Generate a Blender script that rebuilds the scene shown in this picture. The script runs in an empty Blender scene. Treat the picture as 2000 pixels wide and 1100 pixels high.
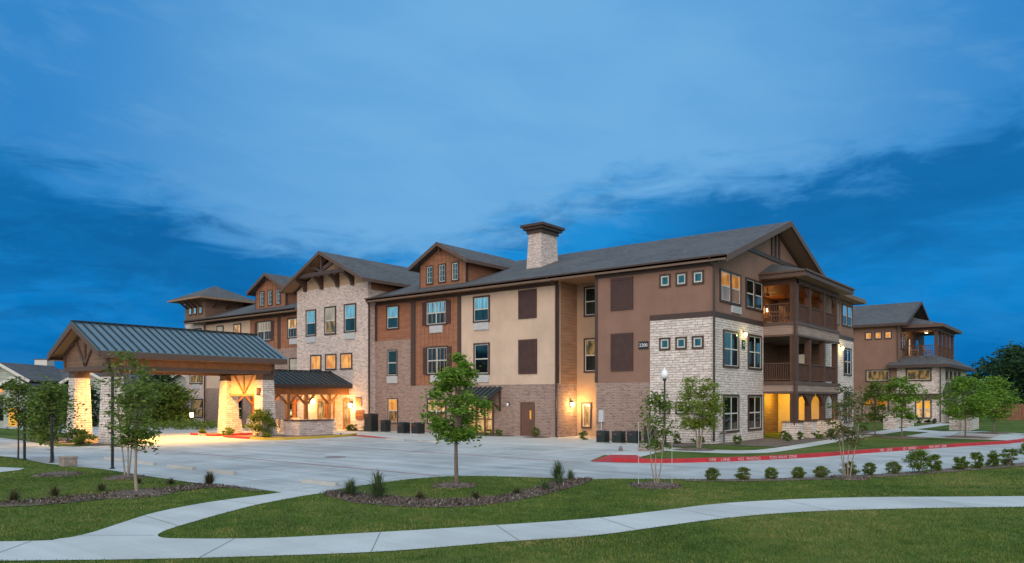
import bpy, math, random
import numpy as np
from mathutils import Vector, Matrix
R = math.radians
scene = bpy.context.scene
COL = scene.collection

# ------------------------------------------------------------------ camera, sky, sun, exposure
CAM = Vector((16.668, -38.194, 2.45))
FWD = Vector((-0.6225, 0.7826, 0.0))
RGT = Vector((0.7826, 0.6225, 0.0))
cd = bpy.data.cameras.new('camera')
cam = bpy.data.objects.new('camera', cd)
COL.objects.link(cam)
cam.location = CAM
cam.rotation_euler = (R(90), 0, math.atan2(0.6225, 0.7826))
cd.sensor_width = 36.0
cd.lens = 36.0 * 1471.0 / 2000.0
cd.shift_y = (778.0 - 550.0) / 2000.0
cd.clip_end = 2000.0
scene.camera = cam

def srgb(r, g, b):
    f = lambda c: (c / 255.0) / 12.92 if c <= 10 else (((c / 255.0) + 0.055) / 1.055) ** 2.4
    return (f(r), f(g), f(b), 1.0)

class NT:
    """small wrapper for building node trees"""
    def __init__(self, tree):
        self.t = tree
    def new(self, typ, **kw):
        n = self.t.nodes.new(typ)
        for k, v in kw.items():
            setattr(n, k, v)
        return n
    def put(self, sock, v):
        if isinstance(v, bpy.types.NodeSocket):
            self.t.links.new(v, sock)
        else:
            sock.default_value = v
    def math(self, op, a, b=0.0, c=0.0, clamp=False):
        n = self.new('ShaderNodeMath', operation=op, use_clamp=clamp)
        for i, v in enumerate((a, b, c)):
            self.put(n.inputs[i], v)
        return n.outputs[0]
    def vmath(self, op, a, b=(0, 0, 0)):
        n = self.new('ShaderNodeVectorMath', operation=op)
        self.put(n.inputs[0], a)
        self.put(n.inputs[1], b)
        return n.outputs['Value'] if op == 'DOT_PRODUCT' else n.outputs[0]
    def mix(self, fac, a, b, mode='MIX'):
        n = self.new('ShaderNodeMix', data_type='RGBA', blend_type=mode)
        self.put(n.inputs[0], fac)
        self.put(n.inputs[6], a)
        self.put(n.inputs[7], b)
        return n.outputs[2]
    def noise(self, vec, scale, detail=3.0, rough=0.55, dist=0.0):
        n = self.new('ShaderNodeTexNoise')
        self.put(n.inputs['Vector'], vec)
        n.inputs['Scale'].default_value = scale
        n.inputs['Detail'].default_value = detail
        n.inputs['Roughness'].default_value = rough
        n.inputs['Distortion'].default_value = dist
        return n.outputs['Fac']
    def ramp(self, fac, pts, interp='LINEAR'):
        n = self.new('ShaderNodeValToRGB')
        cr = n.color_ramp
        cr.interpolation = interp
        while len(cr.elements) < len(pts):
            cr.elements.new(0.5)
        for e, (p, c) in zip(cr.elements, pts):
            e.position = p
            e.color = c if len(c) == 4 else (c[0], c[1], c[2], 1)
        self.put(n.inputs[0], fac)
        return n.outputs[0]
    def smooth(self, x, a, b):
        n = self.new('ShaderNodeMapRange', interpolation_type='SMOOTHSTEP')
        self.put(n.inputs[0], x)
        n.inputs[1].default_value = a
        n.inputs[2].default_value = b
        return n.outputs[0]
    def comb(self, x, y, z):
        n = self.new('ShaderNodeCombineXYZ')
        for i, v in enumerate((x, y, z)):
            self.put(n.inputs[i], v)
        return n.outputs[0]

SUN_EL, SUN_DIR = 14.0, Vector((0.45, -0.89, 0.0))
world = bpy.data.worlds.new('World')
scene.world = world
world.use_nodes = True
wt = world.node_tree
wt.nodes.clear()
W = NT(wt)
tc = W.new('ShaderNodeTexCoord')
d = tc.outputs['Generated']
sx = W.vmath('DOT_PRODUCT', d, tuple(RGT))
sf = W.vmath('DOT_PRODUCT', d, tuple(FWD))
sz = W.vmath('DOT_PRODUCT', d, (0, 0, 1))
az = W.math('ARCTAN2', sx, sf)
el = W.math('ARCSINE', sz)
azn = W.math('MULTIPLY_ADD', az, 1 / 2.0, 0.5, clamp=True)
def gv(v):
    return (v, v, v, 1)
def ap(a):
    return a / 2.0 + 0.5
# edge of the pale cloud sheet over the dark blue band (elevation against bearing)
bnd = W.ramp(azn, [(0.0, gv(0.0)), (ap(-.75), gv(.22)), (ap(-.597), gv(.250)), (ap(-.444), gv(.226)), (ap(-.327), gv(.186)),
                   (ap(-.135), gv(.165)), (ap(.02), gv(.220)), (ap(.11), gv(.246)), (ap(.327), gv(.262)), (ap(.524), gv(.283)),
                   (ap(.62), gv(.29)), (1.0, gv(0.0))], 'LINEAR')
sheet_vec = W.comb(W.math('MULTIPLY', az, 2.2), W.math('MULTIPLY_ADD', el, 7.0, W.math('MULTIPLY', az, 0.9)), 0.0)
n1 = W.noise(sheet_vec, 1.6, 5.0, 0.55, 0.4)
n2 = W.noise(sheet_vec, 4.5, 4.0, 0.6, 0.3)
puff_vec = W.comb(W.math('MULTIPLY', az, 5.0), W.math('MULTIPLY', el, 16.0), 3.0)
n3 = W.noise(puff_vec, 2.0, 6.0, 0.6, 0.5)
delta = W.math('SUBTRACT', el, bnd)
dn = W.math('ADD', delta, W.math('MULTIPLY', W.math('SUBTRACT', n3, 0.5), 0.15))
dn = W.math('ADD', dn, W.math('MULTIPLY', W.math('SUBTRACT', n1, 0.5), 0.03))
mask = W.smooth(dn, -0.030, 0.050)
# clear dusk blue below the sheet
low = W.ramp(W.math('MULTIPLY', el, 2.0), [(0.0, srgb(0, 98, 160)), (0.10, srgb(0, 109, 181)), (0.22, srgb(2, 126, 203)), (0.42, srgb(26, 138, 210)), (0.7, srgb(50, 142, 210))])
streak = W.math('MULTIPLY', W.smooth(dn, -0.16, -0.05), W.math('SUBTRACT', 1.0, W.smooth(dn, -0.03, 0.05)))
streak = W.math('MULTIPLY', streak, W.smooth(W.math('ABSOLUTE', W.math('ADD', az, 0.03)), 0.12, 0.34))
low = W.mix(W.math('MULTIPLY', W.smooth(n2, 0.35, 0.7), 0.35), low, srgb(46, 140, 208))
low = W.mix(W.math('MULTIPLY', streak, 0.75), low, srgb(6, 92, 156))
bank = W.math('MULTIPLY', W.smooth(W.noise(W.comb(W.math('MULTIPLY', az, 7.0), W.math('MULTIPLY', el, 24.0), 9.0), 1.3, 7.0, 0.62, 0.7), 0.44, 0.62), W.smooth(el, 0.03, 0.10))
bank = W.math('MULTIPLY', bank, W.math('SUBTRACT', 0.50, W.math('MULTIPLY', W.smooth(az, 0.0, 0.35), 0.32)))
low = W.mix(bank, low, srgb(8, 90, 152))
# pale cloud: brightest in the middle, deeper towards the sides and the zenith
cen = W.math('ADD', W.math('MULTIPLY', W.math('SUBTRACT', az, 0.02), W.math('SUBTRACT', az, 0.02)), W.math('MULTIPLY', W.math('SUBTRACT', el, .30), W.math('SUBTRACT', el, .30)))
glow = W.math('SUBTRACT', 1.0, W.smooth(cen, 0.0, 0.36))
pale = W.mix(glow, srgb(50, 132, 200), srgb(112, 174, 223))
pale = W.mix(W.math('MULTIPLY', W.smooth(n1, 0.34, 0.68), 0.26), pale, srgb(66, 142, 208))
pale = W.mix(W.math('MULTIPLY', W.smooth(n2, 0.45, 0.75), 0.20), pale, srgb(122, 176, 220))
pale = W.mix(W.smooth(W.math('ABSOLUTE', az), 0.75, 1.15), pale, srgb(150, 196, 214))
sky = W.mix(mask, low, pale)
# brighter thin overcast towards the zenith, above the picture
zen = W.smooth(el, 0.52, 0.95)
sky = W.mix(1.0, sky, W.mix(1.0, W.comb(zen, zen, zen), (0.40, 0.44, 0.50, 1), 'MULTIPLY'), 'ADD')
# afterglow of the set sun in the sky behind the viewer
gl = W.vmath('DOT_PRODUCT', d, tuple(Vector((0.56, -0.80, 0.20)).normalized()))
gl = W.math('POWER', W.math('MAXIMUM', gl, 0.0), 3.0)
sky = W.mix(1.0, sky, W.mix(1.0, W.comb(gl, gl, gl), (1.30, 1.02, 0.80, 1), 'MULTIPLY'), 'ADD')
nish = W.new('ShaderNodeTexSky', sky_type='NISHITA', sun_disc=False)
nish.sun_elevation = R(2.0)
nish.sun_rotation = math.atan2(SUN_DIR.x, SUN_DIR.y)
sky = W.mix(1.0, sky, W.mix(1.0, nish.outputs[0], (0.001, 0.003, 0.006, 1), 'MULTIPLY'), 'ADD')
bg = W.new('ShaderNodeBackground')
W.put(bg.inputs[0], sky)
bg.inputs[1].default_value = 1.0
wo = W.new('ShaderNodeOutputWorld')
wt.links.new(bg.outputs[0], wo.inputs[0])

sl = bpy.data.lights.new('sun', 'SUN')
sl.energy = 1.3
sl.angle = R(50)
sl.color = (1.0, 0.80, 0.71)
sun = bpy.data.objects.new('sun', sl)
COL.objects.link(sun)
sdir = Vector((SUN_DIR.x, SUN_DIR.y, math.tan(R(SUN_EL)) * 1.6)).normalized()
sun.rotation_euler = sdir.to_track_quat('Z', 'Y').to_euler()

scene.view_settings.view_transform = 'Standard'
scene.view_settings.look = 'None'
scene.view_settings.exposure = 0.0
scene.view_settings.gamma = 1.0
scene.cycles.max_bounces = 6

# ------------------------------------------------------------------ materials
def newmat(name):
    m = bpy.data.materials.new(name)
    m.use_nodes = True
    t = m.node_tree
    t.nodes.clear()
    n = NT(t)
    out = n.new('ShaderNodeOutputMaterial')
    b = n.new('ShaderNodeBsdfPrincipled')
    t.links.new(b.outputs[0], out.inputs[0])
    n.b = b
    n.out = out
    n.pos = n.new('ShaderNodeNewGeometry').outputs['Position']
    return m, n

def bump(n, h, strength, dist=0.02):
    bn = n.new('ShaderNodeBump')
    bn.inputs['Strength'].default_value = strength
    bn.inputs['Distance'].default_value = dist
    n.put(bn.inputs['Height'], h)
    n.t.links.new(bn.outputs[0], n.b.inputs['Normal'])

def c4(c):
    return (c[0], c[1], c[2], 1)

def plain(name, c, rough=0.7, var=0.18, scale=1.5, fine=25.0, metal=0.0, bmp=0.0):
    m, n = newmat(name)
    a = n.noise(n.pos, scale, 4)
    f = n.noise(n.pos, fine, 2)
    k = n.math('ADD', n.math('MULTIPLY', a, 0.6), n.math('MULTIPLY', f, 0.4))
    lo = tuple(x * (1 - var) for x in c[:3]) + (1,)
    hi = tuple(x * (1 + var) for x in c[:3]) + (1,)
    n.put(n.b.inputs['Base Color'], n.mix(n.smooth(k, 0.3, 0.7), lo, hi))
    n.b.inputs['Roughness'].default_value = rough
    n.b.inputs['Metallic'].default_value = metal
    if bmp:
        bump(n, f, bmp)
    return m

def wallcoord(n, wob=0.0):
    s = n.new('ShaderNodeSeparateXYZ')
    n.put(s.inputs[0], n.pos)
    u = n.math('ADD', s.outputs[0], s.outputs[1])
    v = s.outputs[2]
    if wob:
        u = n.math('ADD', u, n.math('MULTIPLY', n.noise(n.pos, 1.7, 2), wob))
        v = n.math('ADD', v, n.math('MULTIPLY', n.noise(n.pos, 2.3, 2), wob * 0.35))
    return u, v

def stucco(name, c):
    m, n = newmat(name)
    s = n.new('ShaderNodeSeparateXYZ')
    n.put(s.inputs[0], n.pos)
    u = n.math('ADD', s.outputs[0], s.outputs[1])
    a = n.noise(n.pos, 0.7, 4, 0.6)
    run = n.noise(n.comb(n.math('MULTIPLY', u, 2.2), n.math('MULTIPLY', s.outputs[2], 0.16), 0.0), 1.5, 4, 0.65)
    f = n.noise(n.pos, 16, 3, 0.7)
    k = n.math('ADD', n.math('MULTIPLY', a, 0.5), n.math('ADD', n.math('MULTIPLY', run, 0.16), n.math('MULTIPLY', f, 0.34)))
    n.put(n.b.inputs['Base Color'], n.mix(n.smooth(k, 0.36, 0.64), tuple(x * 0.87 for x in c) + (1,), tuple(x * 1.09 for x in c) + (1,)))
    n.b.inputs['Roughness'].default_value = 0.92
    bump(n, f, 0.35, 0.02)
    return m

def masonry(name, c1, c2, cm, bw, bh, mortar, wob=0.0, third=None, rough=0.9):
    m, n = newmat(name)
    u, v = wallcoord(n, wob)
    b = n.new('ShaderNodeTexBrick')
    b.offset = 0.5
    b.squash = 0.7 if wob else 1.0
    b.squash_frequency = 3 if wob else 2
    n.put(b.inputs['Vector'], n.comb(u, v, 0.0))
    b.inputs['Color1'].default_value = c4(c1)
    b.inputs['Color2'].default_value = c4(c2)
    b.inputs['Mortar'].default_value = c4(cm)
    b.inputs['Scale'].default_value = 1.0
    b.inputs['Mortar Size'].default_value = mortar
    b.inputs['Mortar Smooth'].default_value = 0.3
    b.inputs['Brick Width'].default_value = bw
    b.inputs['Row Height'].default_value = bh
    col = b.outputs['Color']
    if third:
        patch = n.noise(n.comb(n.math('MULTIPLY', u, 1.6), n.math('MULTIPLY', v, 5.0), 0.0), 1.5, 3, 0.7)
        col = n.mix(n.math('MULTIPLY', n.smooth(patch, 0.5, 0.66), 0.75), col, c4(third))
    big = n.noise(n.pos, 0.5, 3)
    col = n.mix(n.math('MULTIPLY', n.smooth(big, 0.35, 0.75), 0.18), col, tuple(x * 0.6 for x in c1) + (1,))
    n.put(n.b.inputs['Base Color'], col)
    n.b.inputs['Roughness'].default_value = rough
    h = n.math('ADD', n.math('SUBTRACT', 1.0, b.outputs['Fac']), n.math('MULTIPLY', n.noise(n.pos, 9.0, 3), 0.6))
    bump(n, h, 0.7, 0.03)
    return m

def siding(name, c, pitch=0.19, vertical=False):
    m, n = newmat(name)
    u, v = wallcoord(n)
    x = u if vertical else v
    fr = n.math('FRACT', n.math('DIVIDE', x, pitch))
    line = n.smooth(fr, 0.80, 0.97)
    a = n.noise(n.comb(n.math('MULTIPLY', u, 0.6), n.math('MULTIPLY', v, 3.0), 0.0), 1.4, 3)
    col = n.mix(n.smooth(a, 0.3, 0.7), tuple(k * 0.84 for k in c) + (1,), tuple(k * 1.14 for k in c) + (1,))
    col = n.mix(n.math('MULTIPLY', line, 0.45 if not vertical else 0.0), col, tuple(k * 0.35 for k in c) + (1,))
    n.put(n.b.inputs['Base Color'], col)
    n.b.inputs['Roughness'].default_value = 0.75
    if not vertical:
        bump(n, n.math('SUBTRACT', 1.0, fr), 0.6, 0.02)
    return m

def emis(name, c, strength):
    m, n = newmat(name)
    n.b.inputs['Base Color'].default_value = (0.02, 0.02, 0.02, 1)
    n.b.inputs['Emission Color'].default_value = c4(c)
    n.b.inputs['Emission Strength'].default_value = strength
    return m

def room(name, bright, dark, strength, scale=1.3, seed=0.0, thresh=(0.35, 0.65)):
    """a lit room seen through a window: curtains, walls and furniture as soft warm shapes"""
    m, n = newmat(name)
    u, v = wallcoord(n)
    p = n.comb(n.math('MULTIPLY', n.math('ADD', u, seed), 1.7), n.math('MULTIPLY', v, 0.8), seed)
    a = n.noise(p, scale, 2, 0.5)
    col = n.mix(n.smooth(a, *thresh), c4(dark), c4(bright))
    n.b.inputs['Base Color'].default_value = (0.02, 0.02, 0.02, 1)
    n.b.inputs['Roughness'].default_value = 0.05
    n.put(n.b.inputs['Emission Color'], col)
    n.b.inputs['Emission Strength'].default_value = strength
    return m

def glass(name, tint, metal, rough=0.03, wav=0.02):
    m, n = newmat(name)
    u, v = wallcoord(n)
    fold = n.noise(n.comb(n.math('MULTIPLY', u, 3.5), n.math('MULTIPLY', v, 0.35), 0.0), 1.6, 3, 0.6)
    n.put(n.b.inputs['Base Color'], n.mix(n.smooth(fold, 0.34, 0.66), tuple(k * 0.62 for k in tint) + (1,), tuple(min(1, k * 1.2) for k in tint) + (1,)))
    n.b.inputs['Metallic'].default_value = metal
    n.b.inputs['Roughness'].default_value = rough
    bump(n, n.noise(n.pos, 1.1, 1), wav, 0.3)
    return m

M = {}
M['cream'] = stucco('cream stucco', (0.57, 0.42, 0.32))
M['taupe'] = stucco('taupe stucco', (0.245, 0.138, 0.102))
M['tan'] = stucco('tan stucco', (0.40, 0.275, 0.185))
M['lapsiding'] = siding('brown lap siding', (0.28, 0.115, 0.062))
M['tansiding'] = siding('tan lap siding', (0.36, 0.215, 0.135))
M['taupesiding'] = siding('taupe lap siding', (0.30, 0.215, 0.18), 0.16)
M['graysiding'] = siding('grey green lap siding', (0.36, 0.40, 0.35), 0.2)
M['board'] = siding('brown board siding', (0.29, 0.125, 0.068), 0.4, True)
M['brick'] = masonry('pinkish brown brick', (0.37, 0.235, 0.19), (0.25, 0.145, 0.118), (0.43, 0.36, 0.32), 0.30, 0.095, 0.016, third=(0.18, 0.115, 0.10))
M['palebrick'] = masonry('pale ledger brick', (0.78, 0.645, 0.60), (0.55, 0.44, 0.40), (0.46, 0.38, 0.345), 0.36, 0.11, 0.015, 0.05, third=(0.30, 0.235, 0.21))
M['stone'] = masonry('cream limestone', (0.78, 0.68, 0.63), (0.58, 0.48, 0.44), (0.31, 0.26, 0.235), 0.46, 0.135, 0.018, 0.20, third=(0.86, 0.79, 0.75))
M['darktrim'] = plain('dark brown trim', (0.060, 0.033, 0.027), 0.55, 0.12, 2)
M['trim'] = plain('brown trim', (0.105, 0.062, 0.048), 0.6, 0.12, 2)
M['timber'] = plain('stained timber', (0.085, 0.040, 0.026), 0.6, 0.25, 3)
M['litsoffit'] = plain('bounce lit soffit', (0.46, 0.28, 0.14), 0.7, 0.1, 2)  # base colour raised to stand in for light bounced off the ground
M['paletimber'] = plain('pale stained timber', (0.40, 0.20, 0.075), 0.6, 0.15, 3)
M['oak'] = plain('golden stained timber', (0.30, 0.112, 0.032), 0.6, 0.25, 3)
M['soffit'] = plain('tan soffit board', (0.27, 0.165, 0.10), 0.7, 0.1, 2)
M['white'] = plain('white vinyl', (0.56, 0.54, 0.50), 0.5, 0.05, 3)
M['grille'] = plain('pale grey grille', (0.50, 0.50, 0.52), 0.5, 0.08, 3)
M['shutter'] = plain('dark shutter boards', (0.060, 0.027, 0.023), 0.6, 0.2, 3)
M['black'] = plain('black metal', (0.012, 0.012, 0.013), 0.4, 0.2, 3)
M['acbox'] = plain('dark grey green sheet metal', (0.020, 0.030, 0.033), 0.5, 0.2, 3)
M['doorbrown'] = plain('brown painted door', (0.13, 0.062, 0.042), 0.55, 0.1, 2)
M['g_up'] = glass('window glass', (0.52, 0.74, 0.80), 1.0)
M['g_low'] = glass('screened window glass', (0.050, 0.105, 0.125), 1.0, 0.10)
M['g_dark'] = glass('dark window glass', (0.055, 0.085, 0.09), 0.9, 0.05)
M['g_teal'] = glass('tinted window glass', (0.055, 0.17, 0.20), 1.0, 0.06)
M['lit'] = room('lit room amber', (1.0, 0.48, 0.10), (0.62, 0.20, 0.03), 0.95)
M['lit2'] = room('lit room warm', (1.0, 0.62, 0.24), (0.35, 0.16, 0.05), 0.85, 2.0, 3.3)
M['litlow'] = room('lit room lower half', (0.34, 0.17, 0.05), (0.02, 0.015, 0.01), 0.8, 2.2, 5.0)
M['litdim'] = room('dim room', (0.50, 0.30, 0.09), (0.05, 0.045, 0.03), 0.55, 1.8, 7.7)
M['litbrown'] = room('lit brown room', (0.66, 0.27, 0.045), (0.34, 0.13, 0.03), 0.85, 1.2, 4.0)
M['litdusk'] = room('dusky room', (0.20, 0.125, 0.095), (0.10, 0.06, 0.045), 0.8, 1.2, 6.0)
M['blind'] = room('closed blind', (0.62, 0.54, 0.40), (0.44, 0.37, 0.27), 0.55, 0.8, 1.0)
M['gold'] = room('bright hall', (1.0, 0.50, 0.05), (0.80, 0.34, 0.03), 1.0, 1.0, 2.0)
M['lampglass'] = emis('lit lamp glass', (1.0, 0.68, 0.28), 14.0)
M['globe'] = plain('frosted lamp globe', (0.80, 0.82, 0.84), 0.25, 0.03, 3)
M['signblack'] = plain('sign plate', (0.015, 0.017, 0.022), 0.5, 0.1, 3)
M['signred'] = plain('red sign plaque', (0.20, 0.055, 0.03), 0.5, 0.2, 5)
M['signgreen'] = plain('green sign plate', (0.012, 0.055, 0.05), 0.5, 0.2, 5)
M['letter'] = plain('white lettering', (0.75, 0.76, 0.78), 0.6, 0.05, 5)
M['wornletter'] = plain('worn white kerb lettering', (0.60, 0.40, 0.42), 0.8, 0.3, 6, 30)
M['redpaint'] = plain('red kerb paint', (0.43, 0.020, 0.030), 0.7, 0.20, 1.2, 12)
M['yellowpaint'] = plain('yellow kerb paint', (0.55, 0.36, 0.04), 0.7, 0.2, 1.2, 12)
M['rock'] = plain('rough boulder', (0.30, 0.24, 0.21), 0.95, 0.3, 2, 10, bmp=0.6)
M['cedar'] = siding('cedar fence boards', (0.20, 0.085, 0.05), 0.15, True)
M['rocker'] = plain('varnished rocking chair wood', (0.55, 0.24, 0.08), 0.45, 0.2, 4)
M['copper'] = plain('dull pipe metal', (0.15, 0.13, 0.13), 0.5, 0.2, 4)

def shingle():
    m, n = newmat('grey shingles')
    s = n.new('ShaderNodeSeparateXYZ')
    n.put(s.inputs[0], n.pos)
    u = n.math('ADD', s.outputs[0], s.outputs[1])
    b = n.new('ShaderNodeTexBrick')
    n.put(b.inputs['Vector'], n.comb(u, n.math('MULTIPLY', s.outputs[2], 2.6), 0.0))
    b.inputs['Color1'].default_value = (0.070, 0.067, 0.069, 1)
    b.inputs['Color2'].default_value = (0.118, 0.112, 0.114, 1)
    b.inputs['Mortar'].default_value = (0.055, 0.053, 0.056, 1)
    b.inputs['Scale'].default_value = 1.0
    b.inputs['Mortar Size'].default_value = 0.012
    b.inputs['Brick Width'].default_value = 0.42
    b.inputs['Row Height'].default_value = 0.2
    a = n.noise(n.pos, 2.6, 6, 0.85)
    big = n.noise(n.pos, 0.35, 3)
    col = n.mix(n.math('MULTIPLY', n.smooth(a, 0.42, 0.58), 0.70), b.outputs['Color'], (0.036, 0.037, 0.041, 1))
    col = n.mix(n.math('MULTIPLY', n.smooth(big, 0.35, 0.7), 0.35), col, (0.115, 0.11, 0.11, 1))
    n.put(n.b.inputs['Base Color'], col)
    n.b.inputs['Roughness'].default_value = 0.85
    bump(n, a, 0.5, 0.03)
    return m
M['shingle'] = shingle()
M['seam'] = plain('blue grey standing seam metal', (0.125, 0.185, 0.215), 0.40, 0.08, 1.0, 4, metal=0.2)
M['seamdim'] = plain('darkly reflecting standing seam metal', (0.048, 0.062, 0.066), 0.42, 0.1, 1.0, 4, metal=0.2)  # darker copy of the seam metal; a dark reflection put into its colour
M['rib'] = plain('dark metal seam', (0.018, 0.026, 0.032), 0.5, 0.1, 1.0, 4)
M['fascia'] = plain('brown fascia board', (0.17, 0.108, 0.075), 0.65, 0.12, 2)
M['brownsiding'] = siding('mid brown lap siding', (0.185, 0.105, 0.070))
M['lampsoft'] = emis('soft lamp glass', (1.0, 0.62, 0.22), 3.0)
M['darkboard'] = siding('dark stained boards', (0.17, 0.10, 0.06))

def concrete(name, c, joints=None, stain=0.25, swirl=True):
    m, n = newmat(name)
    a = n.noise(n.pos, 0.35, 5, 0.6, 0.6)
    st = n.new('ShaderNodeMapping')
    st.inputs['Scale'].default_value = (0.10, 1.9, 1.0)
    n.put(st.inputs['Vector'], n.pos)
    sw = n.noise(st.outputs[0], 0.8, 5, 0.65, 0.8)
    f = n.noise(n.pos, 30, 3, 0.7)
    k = n.math('ADD', n.math('MULTIPLY', a, 0.5), n.math('ADD', n.math('MULTIPLY', sw, 0.35), n.math('MULTIPLY', f, 0.15)))
    col = n.mix(n.smooth(k, 0.34, 0.66), tuple(x * (1 - stain) for x in c) + (1,), tuple(x * (1 + stain * 0.6) for x in c) + (1,))
    spots = n.noise(n.pos, 1.1, 4, 0.7)
    col = n.mix(n.math('MULTIPLY', n.smooth(spots, 0.60, 0.76), 0.5), col, tuple(x * 0.45 for x in c) + (1,))
    if joints:
        s = n.new('ShaderNodeSeparateXYZ')
        n.put(s.inputs[0], n.pos)
        # rubbed tyre tracks along the drive aisle
        wear = n.noise(n.comb(n.math('MULTIPLY', s.outputs[0], 0.22), s.outputs[1], 0.0), 1.3, 4, 0.65)
        yw = n.math('ADD', s.outputs[1], n.math('MULTIPLY', n.math('SUBTRACT', n.noise(n.pos, 0.08, 2), 0.5), 2.2))
        for yt in (-19.3, -17.7, -16.6, -15.0):
            dd = n.math('ABSOLUTE', n.math('SUBTRACT', yw, yt))
            tr = n.math('MULTIPLY', n.math('SUBTRACT', 1.0, n.smooth(dd, 0.04, 0.34)), n.smooth(wear, 0.35, 0.62))
            col = n.mix(n.math('MULTIPLY', tr, 0.34), col, tuple(x * 0.40 for x in c) + (1,))
        for i, (per, off, wd) in enumerate(joints):
            fr = n.math('FRACT', n.math('DIVIDE', n.math('ADD', s.outputs[i], off), per))
            ln = n.math('LESS_THAN', n.math('ABSOLUTE', n.math('SUBTRACT', fr, 0.5)), wd / per)
            col = n.mix(n.math('MULTIPLY', ln, 0.6), col, tuple(x * 0.42 for x in c) + (1,))
    n.put(n.b.inputs['Base Color'], col)
    n.b.inputs['Roughness'].default_value = 0.8
    bump(n, f, 0.15, 0.01)
    return m
M['lot'] = concrete('parking concrete', (0.42, 0.42, 0.415), joints=[(4.2, 0.7, 0.012), (4.2, 1.4, 0.012)], stain=0.36)
M['walkway'] = concrete('pavement concrete', (0.495, 0.49, 0.475), stain=0.20)
M['jointline'] = plain('pavement joint', (0.22, 0.215, 0.205), 0.95, 0.2, 4)
M['stripe'] = plain('worn white stall paint', (0.60, 0.61, 0.61), 0.8, 0.25, 2.5, 9)
M['redline'] = plain('worn red line paint', (0.36, 0.15, 0.15), 0.8, 0.30, 2.0, 9)
M['block'] = concrete('precast concrete', (0.45, 0.43, 0.40), stain=0.25)

def lawn():
    m, n = newmat('lawn soil and turf')
    a = n.noise(n.pos, 0.28, 4, 0.6, 0.5)
    b = n.noise(n.pos, 2.2, 4, 0.65)
    f = n.noise(n.pos, 40, 2, 0.7)
    k = n.math('ADD', n.math('MULTIPLY', a, 0.45), n.math('ADD', n.math('MULTIPLY', b, 0.3), n.math('MULTIPLY', f, 0.25)))
    col = n.ramp(n.smooth(k, 0.33, 0.67), [(0.0, (0.032, 0.050, 0.012)), (0.5, (0.075, 0.122, 0.022)), (1.0, (0.160, 0.160, 0.048))])
    n.put(n.b.inputs['Base Color'], col)
    n.b.inputs['Roughness'].default_value = 0.95
    n.b.inputs['Specular IOR Level'].default_value = 0.1
    bump(n, f, 0.6, 0.04)
    return m
M['lawn'] = lawn()

def mulch():
    m, n = newmat('shredded bark mulch')
    a = n.noise(n.pos, 14, 4, 0.75)
    b = n.noise(n.pos, 1.2, 3)
    col = n.ramp(n.smooth(a, 0.3, 0.72), [(0.0, (0.045, 0.029, 0.022)), (0.5, (0.165, 0.114, 0.088)), (1.0, (0.38, 0.295, 0.24))])
    col = n.mix(n.math('MULTIPLY', n.smooth(b, 0.4, 0.7), 0.3), col, (0.05, 0.03, 0.025, 1))
    n.put(n.b.inputs['Base Color'], col)
    n.b.inputs['Roughness'].default_value = 0.95
    bump(n, a, 1.0, 0.06)
    return m
M['mulch'] = mulch()

def leafmat(name, a, b, c, trans=0.35):
    m, n = newmat(name)
    g = n.new('ShaderNodeNewGeometry')
    big = n.noise(n.pos, 2.4, 2)
    k = n.math('ADD', n.math('MULTIPLY', g.outputs['Random Per Island'], 0.6), n.math('MULTIPLY', big, 0.45))
    col = n.ramp(k, [(0.12, c4(a)), (0.5, c4(b)), (0.9, c4(c))])
    n.put(n.b.inputs['Base Color'], col)
    n.b.inputs['Roughness'].default_value = 0.6
    n.b.inputs['Specular IOR Level'].default_value = 0.25
    tr = n.new('ShaderNodeBsdfTranslucent')
    n.put(tr.inputs[0], col)
    mx = n.new('ShaderNodeMixShader')
    mx.inputs[0].default_value = trans
    n.t.links.new(n.b.outputs[0], mx.inputs[1])
    n.t.links.new(tr.outputs[0], mx.inputs[2])
    n.t.links.new(mx.outputs[0], n.out.inputs[0])
    return m
M['leaf_bright'] = leafmat('fresh green leaves', (0.050, 0.115, 0.011), (0.120, 0.235, 0.022), (0.23, 0.36, 0.05))
M['leaf_mid'] = leafmat('mid green leaves', (0.042, 0.078, 0.011), (0.105, 0.160, 0.024), (0.20, 0.27, 0.05))
M['leaf_lime'] = leafmat('yellow green leaves', (0.075, 0.115, 0.014), (0.165, 0.225, 0.03), (0.30, 0.36, 0.07))
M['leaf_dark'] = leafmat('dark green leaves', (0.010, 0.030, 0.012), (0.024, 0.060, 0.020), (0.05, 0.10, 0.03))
M['leaf_crape'] = leafmat('crape myrtle leaves', (0.045, 0.068, 0.018), (0.11, 0.135, 0.035), (0.23, 0.155, 0.07))
M['leaf_shrub'] = leafmat('clipped shrub leaves', (0.030, 0.062, 0.008), (0.105, 0.150, 0.018), (0.25, 0.28, 0.045))
def blademat():
    m, n = newmat('grass blades')
    g = n.new('ShaderNodeNewGeometry')
    a = n.noise(n.pos, 0.30, 4, 0.6, 0.6)
    b = n.noise(n.pos, 1.7, 4, 0.65)
    k = n.math('ADD', n.math('MULTIPLY', g.outputs['Random Per Island'], 0.34), n.math('ADD', n.math('MULTIPLY', n.smooth(a, 0.3, 0.7), 0.36), n.math('MULTIPLY', n.smooth(b, 0.3, 0.7), 0.34)))
    col = n.ramp(k, [(0.14, (0.033, 0.066, 0.012)), (0.42, (0.082, 0.140, 0.023)), (0.66, (0.138, 0.178, 0.036)), (0.90, (0.27, 0.225, 0.085))])
    n.put(n.b.inputs['Base Color'], col)
    n.b.inputs['Roughness'].default_value = 0.65
    n.b.inputs['Specular IOR Level'].default_value = 0.2
    return m
M['blade'] = blademat()
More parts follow.
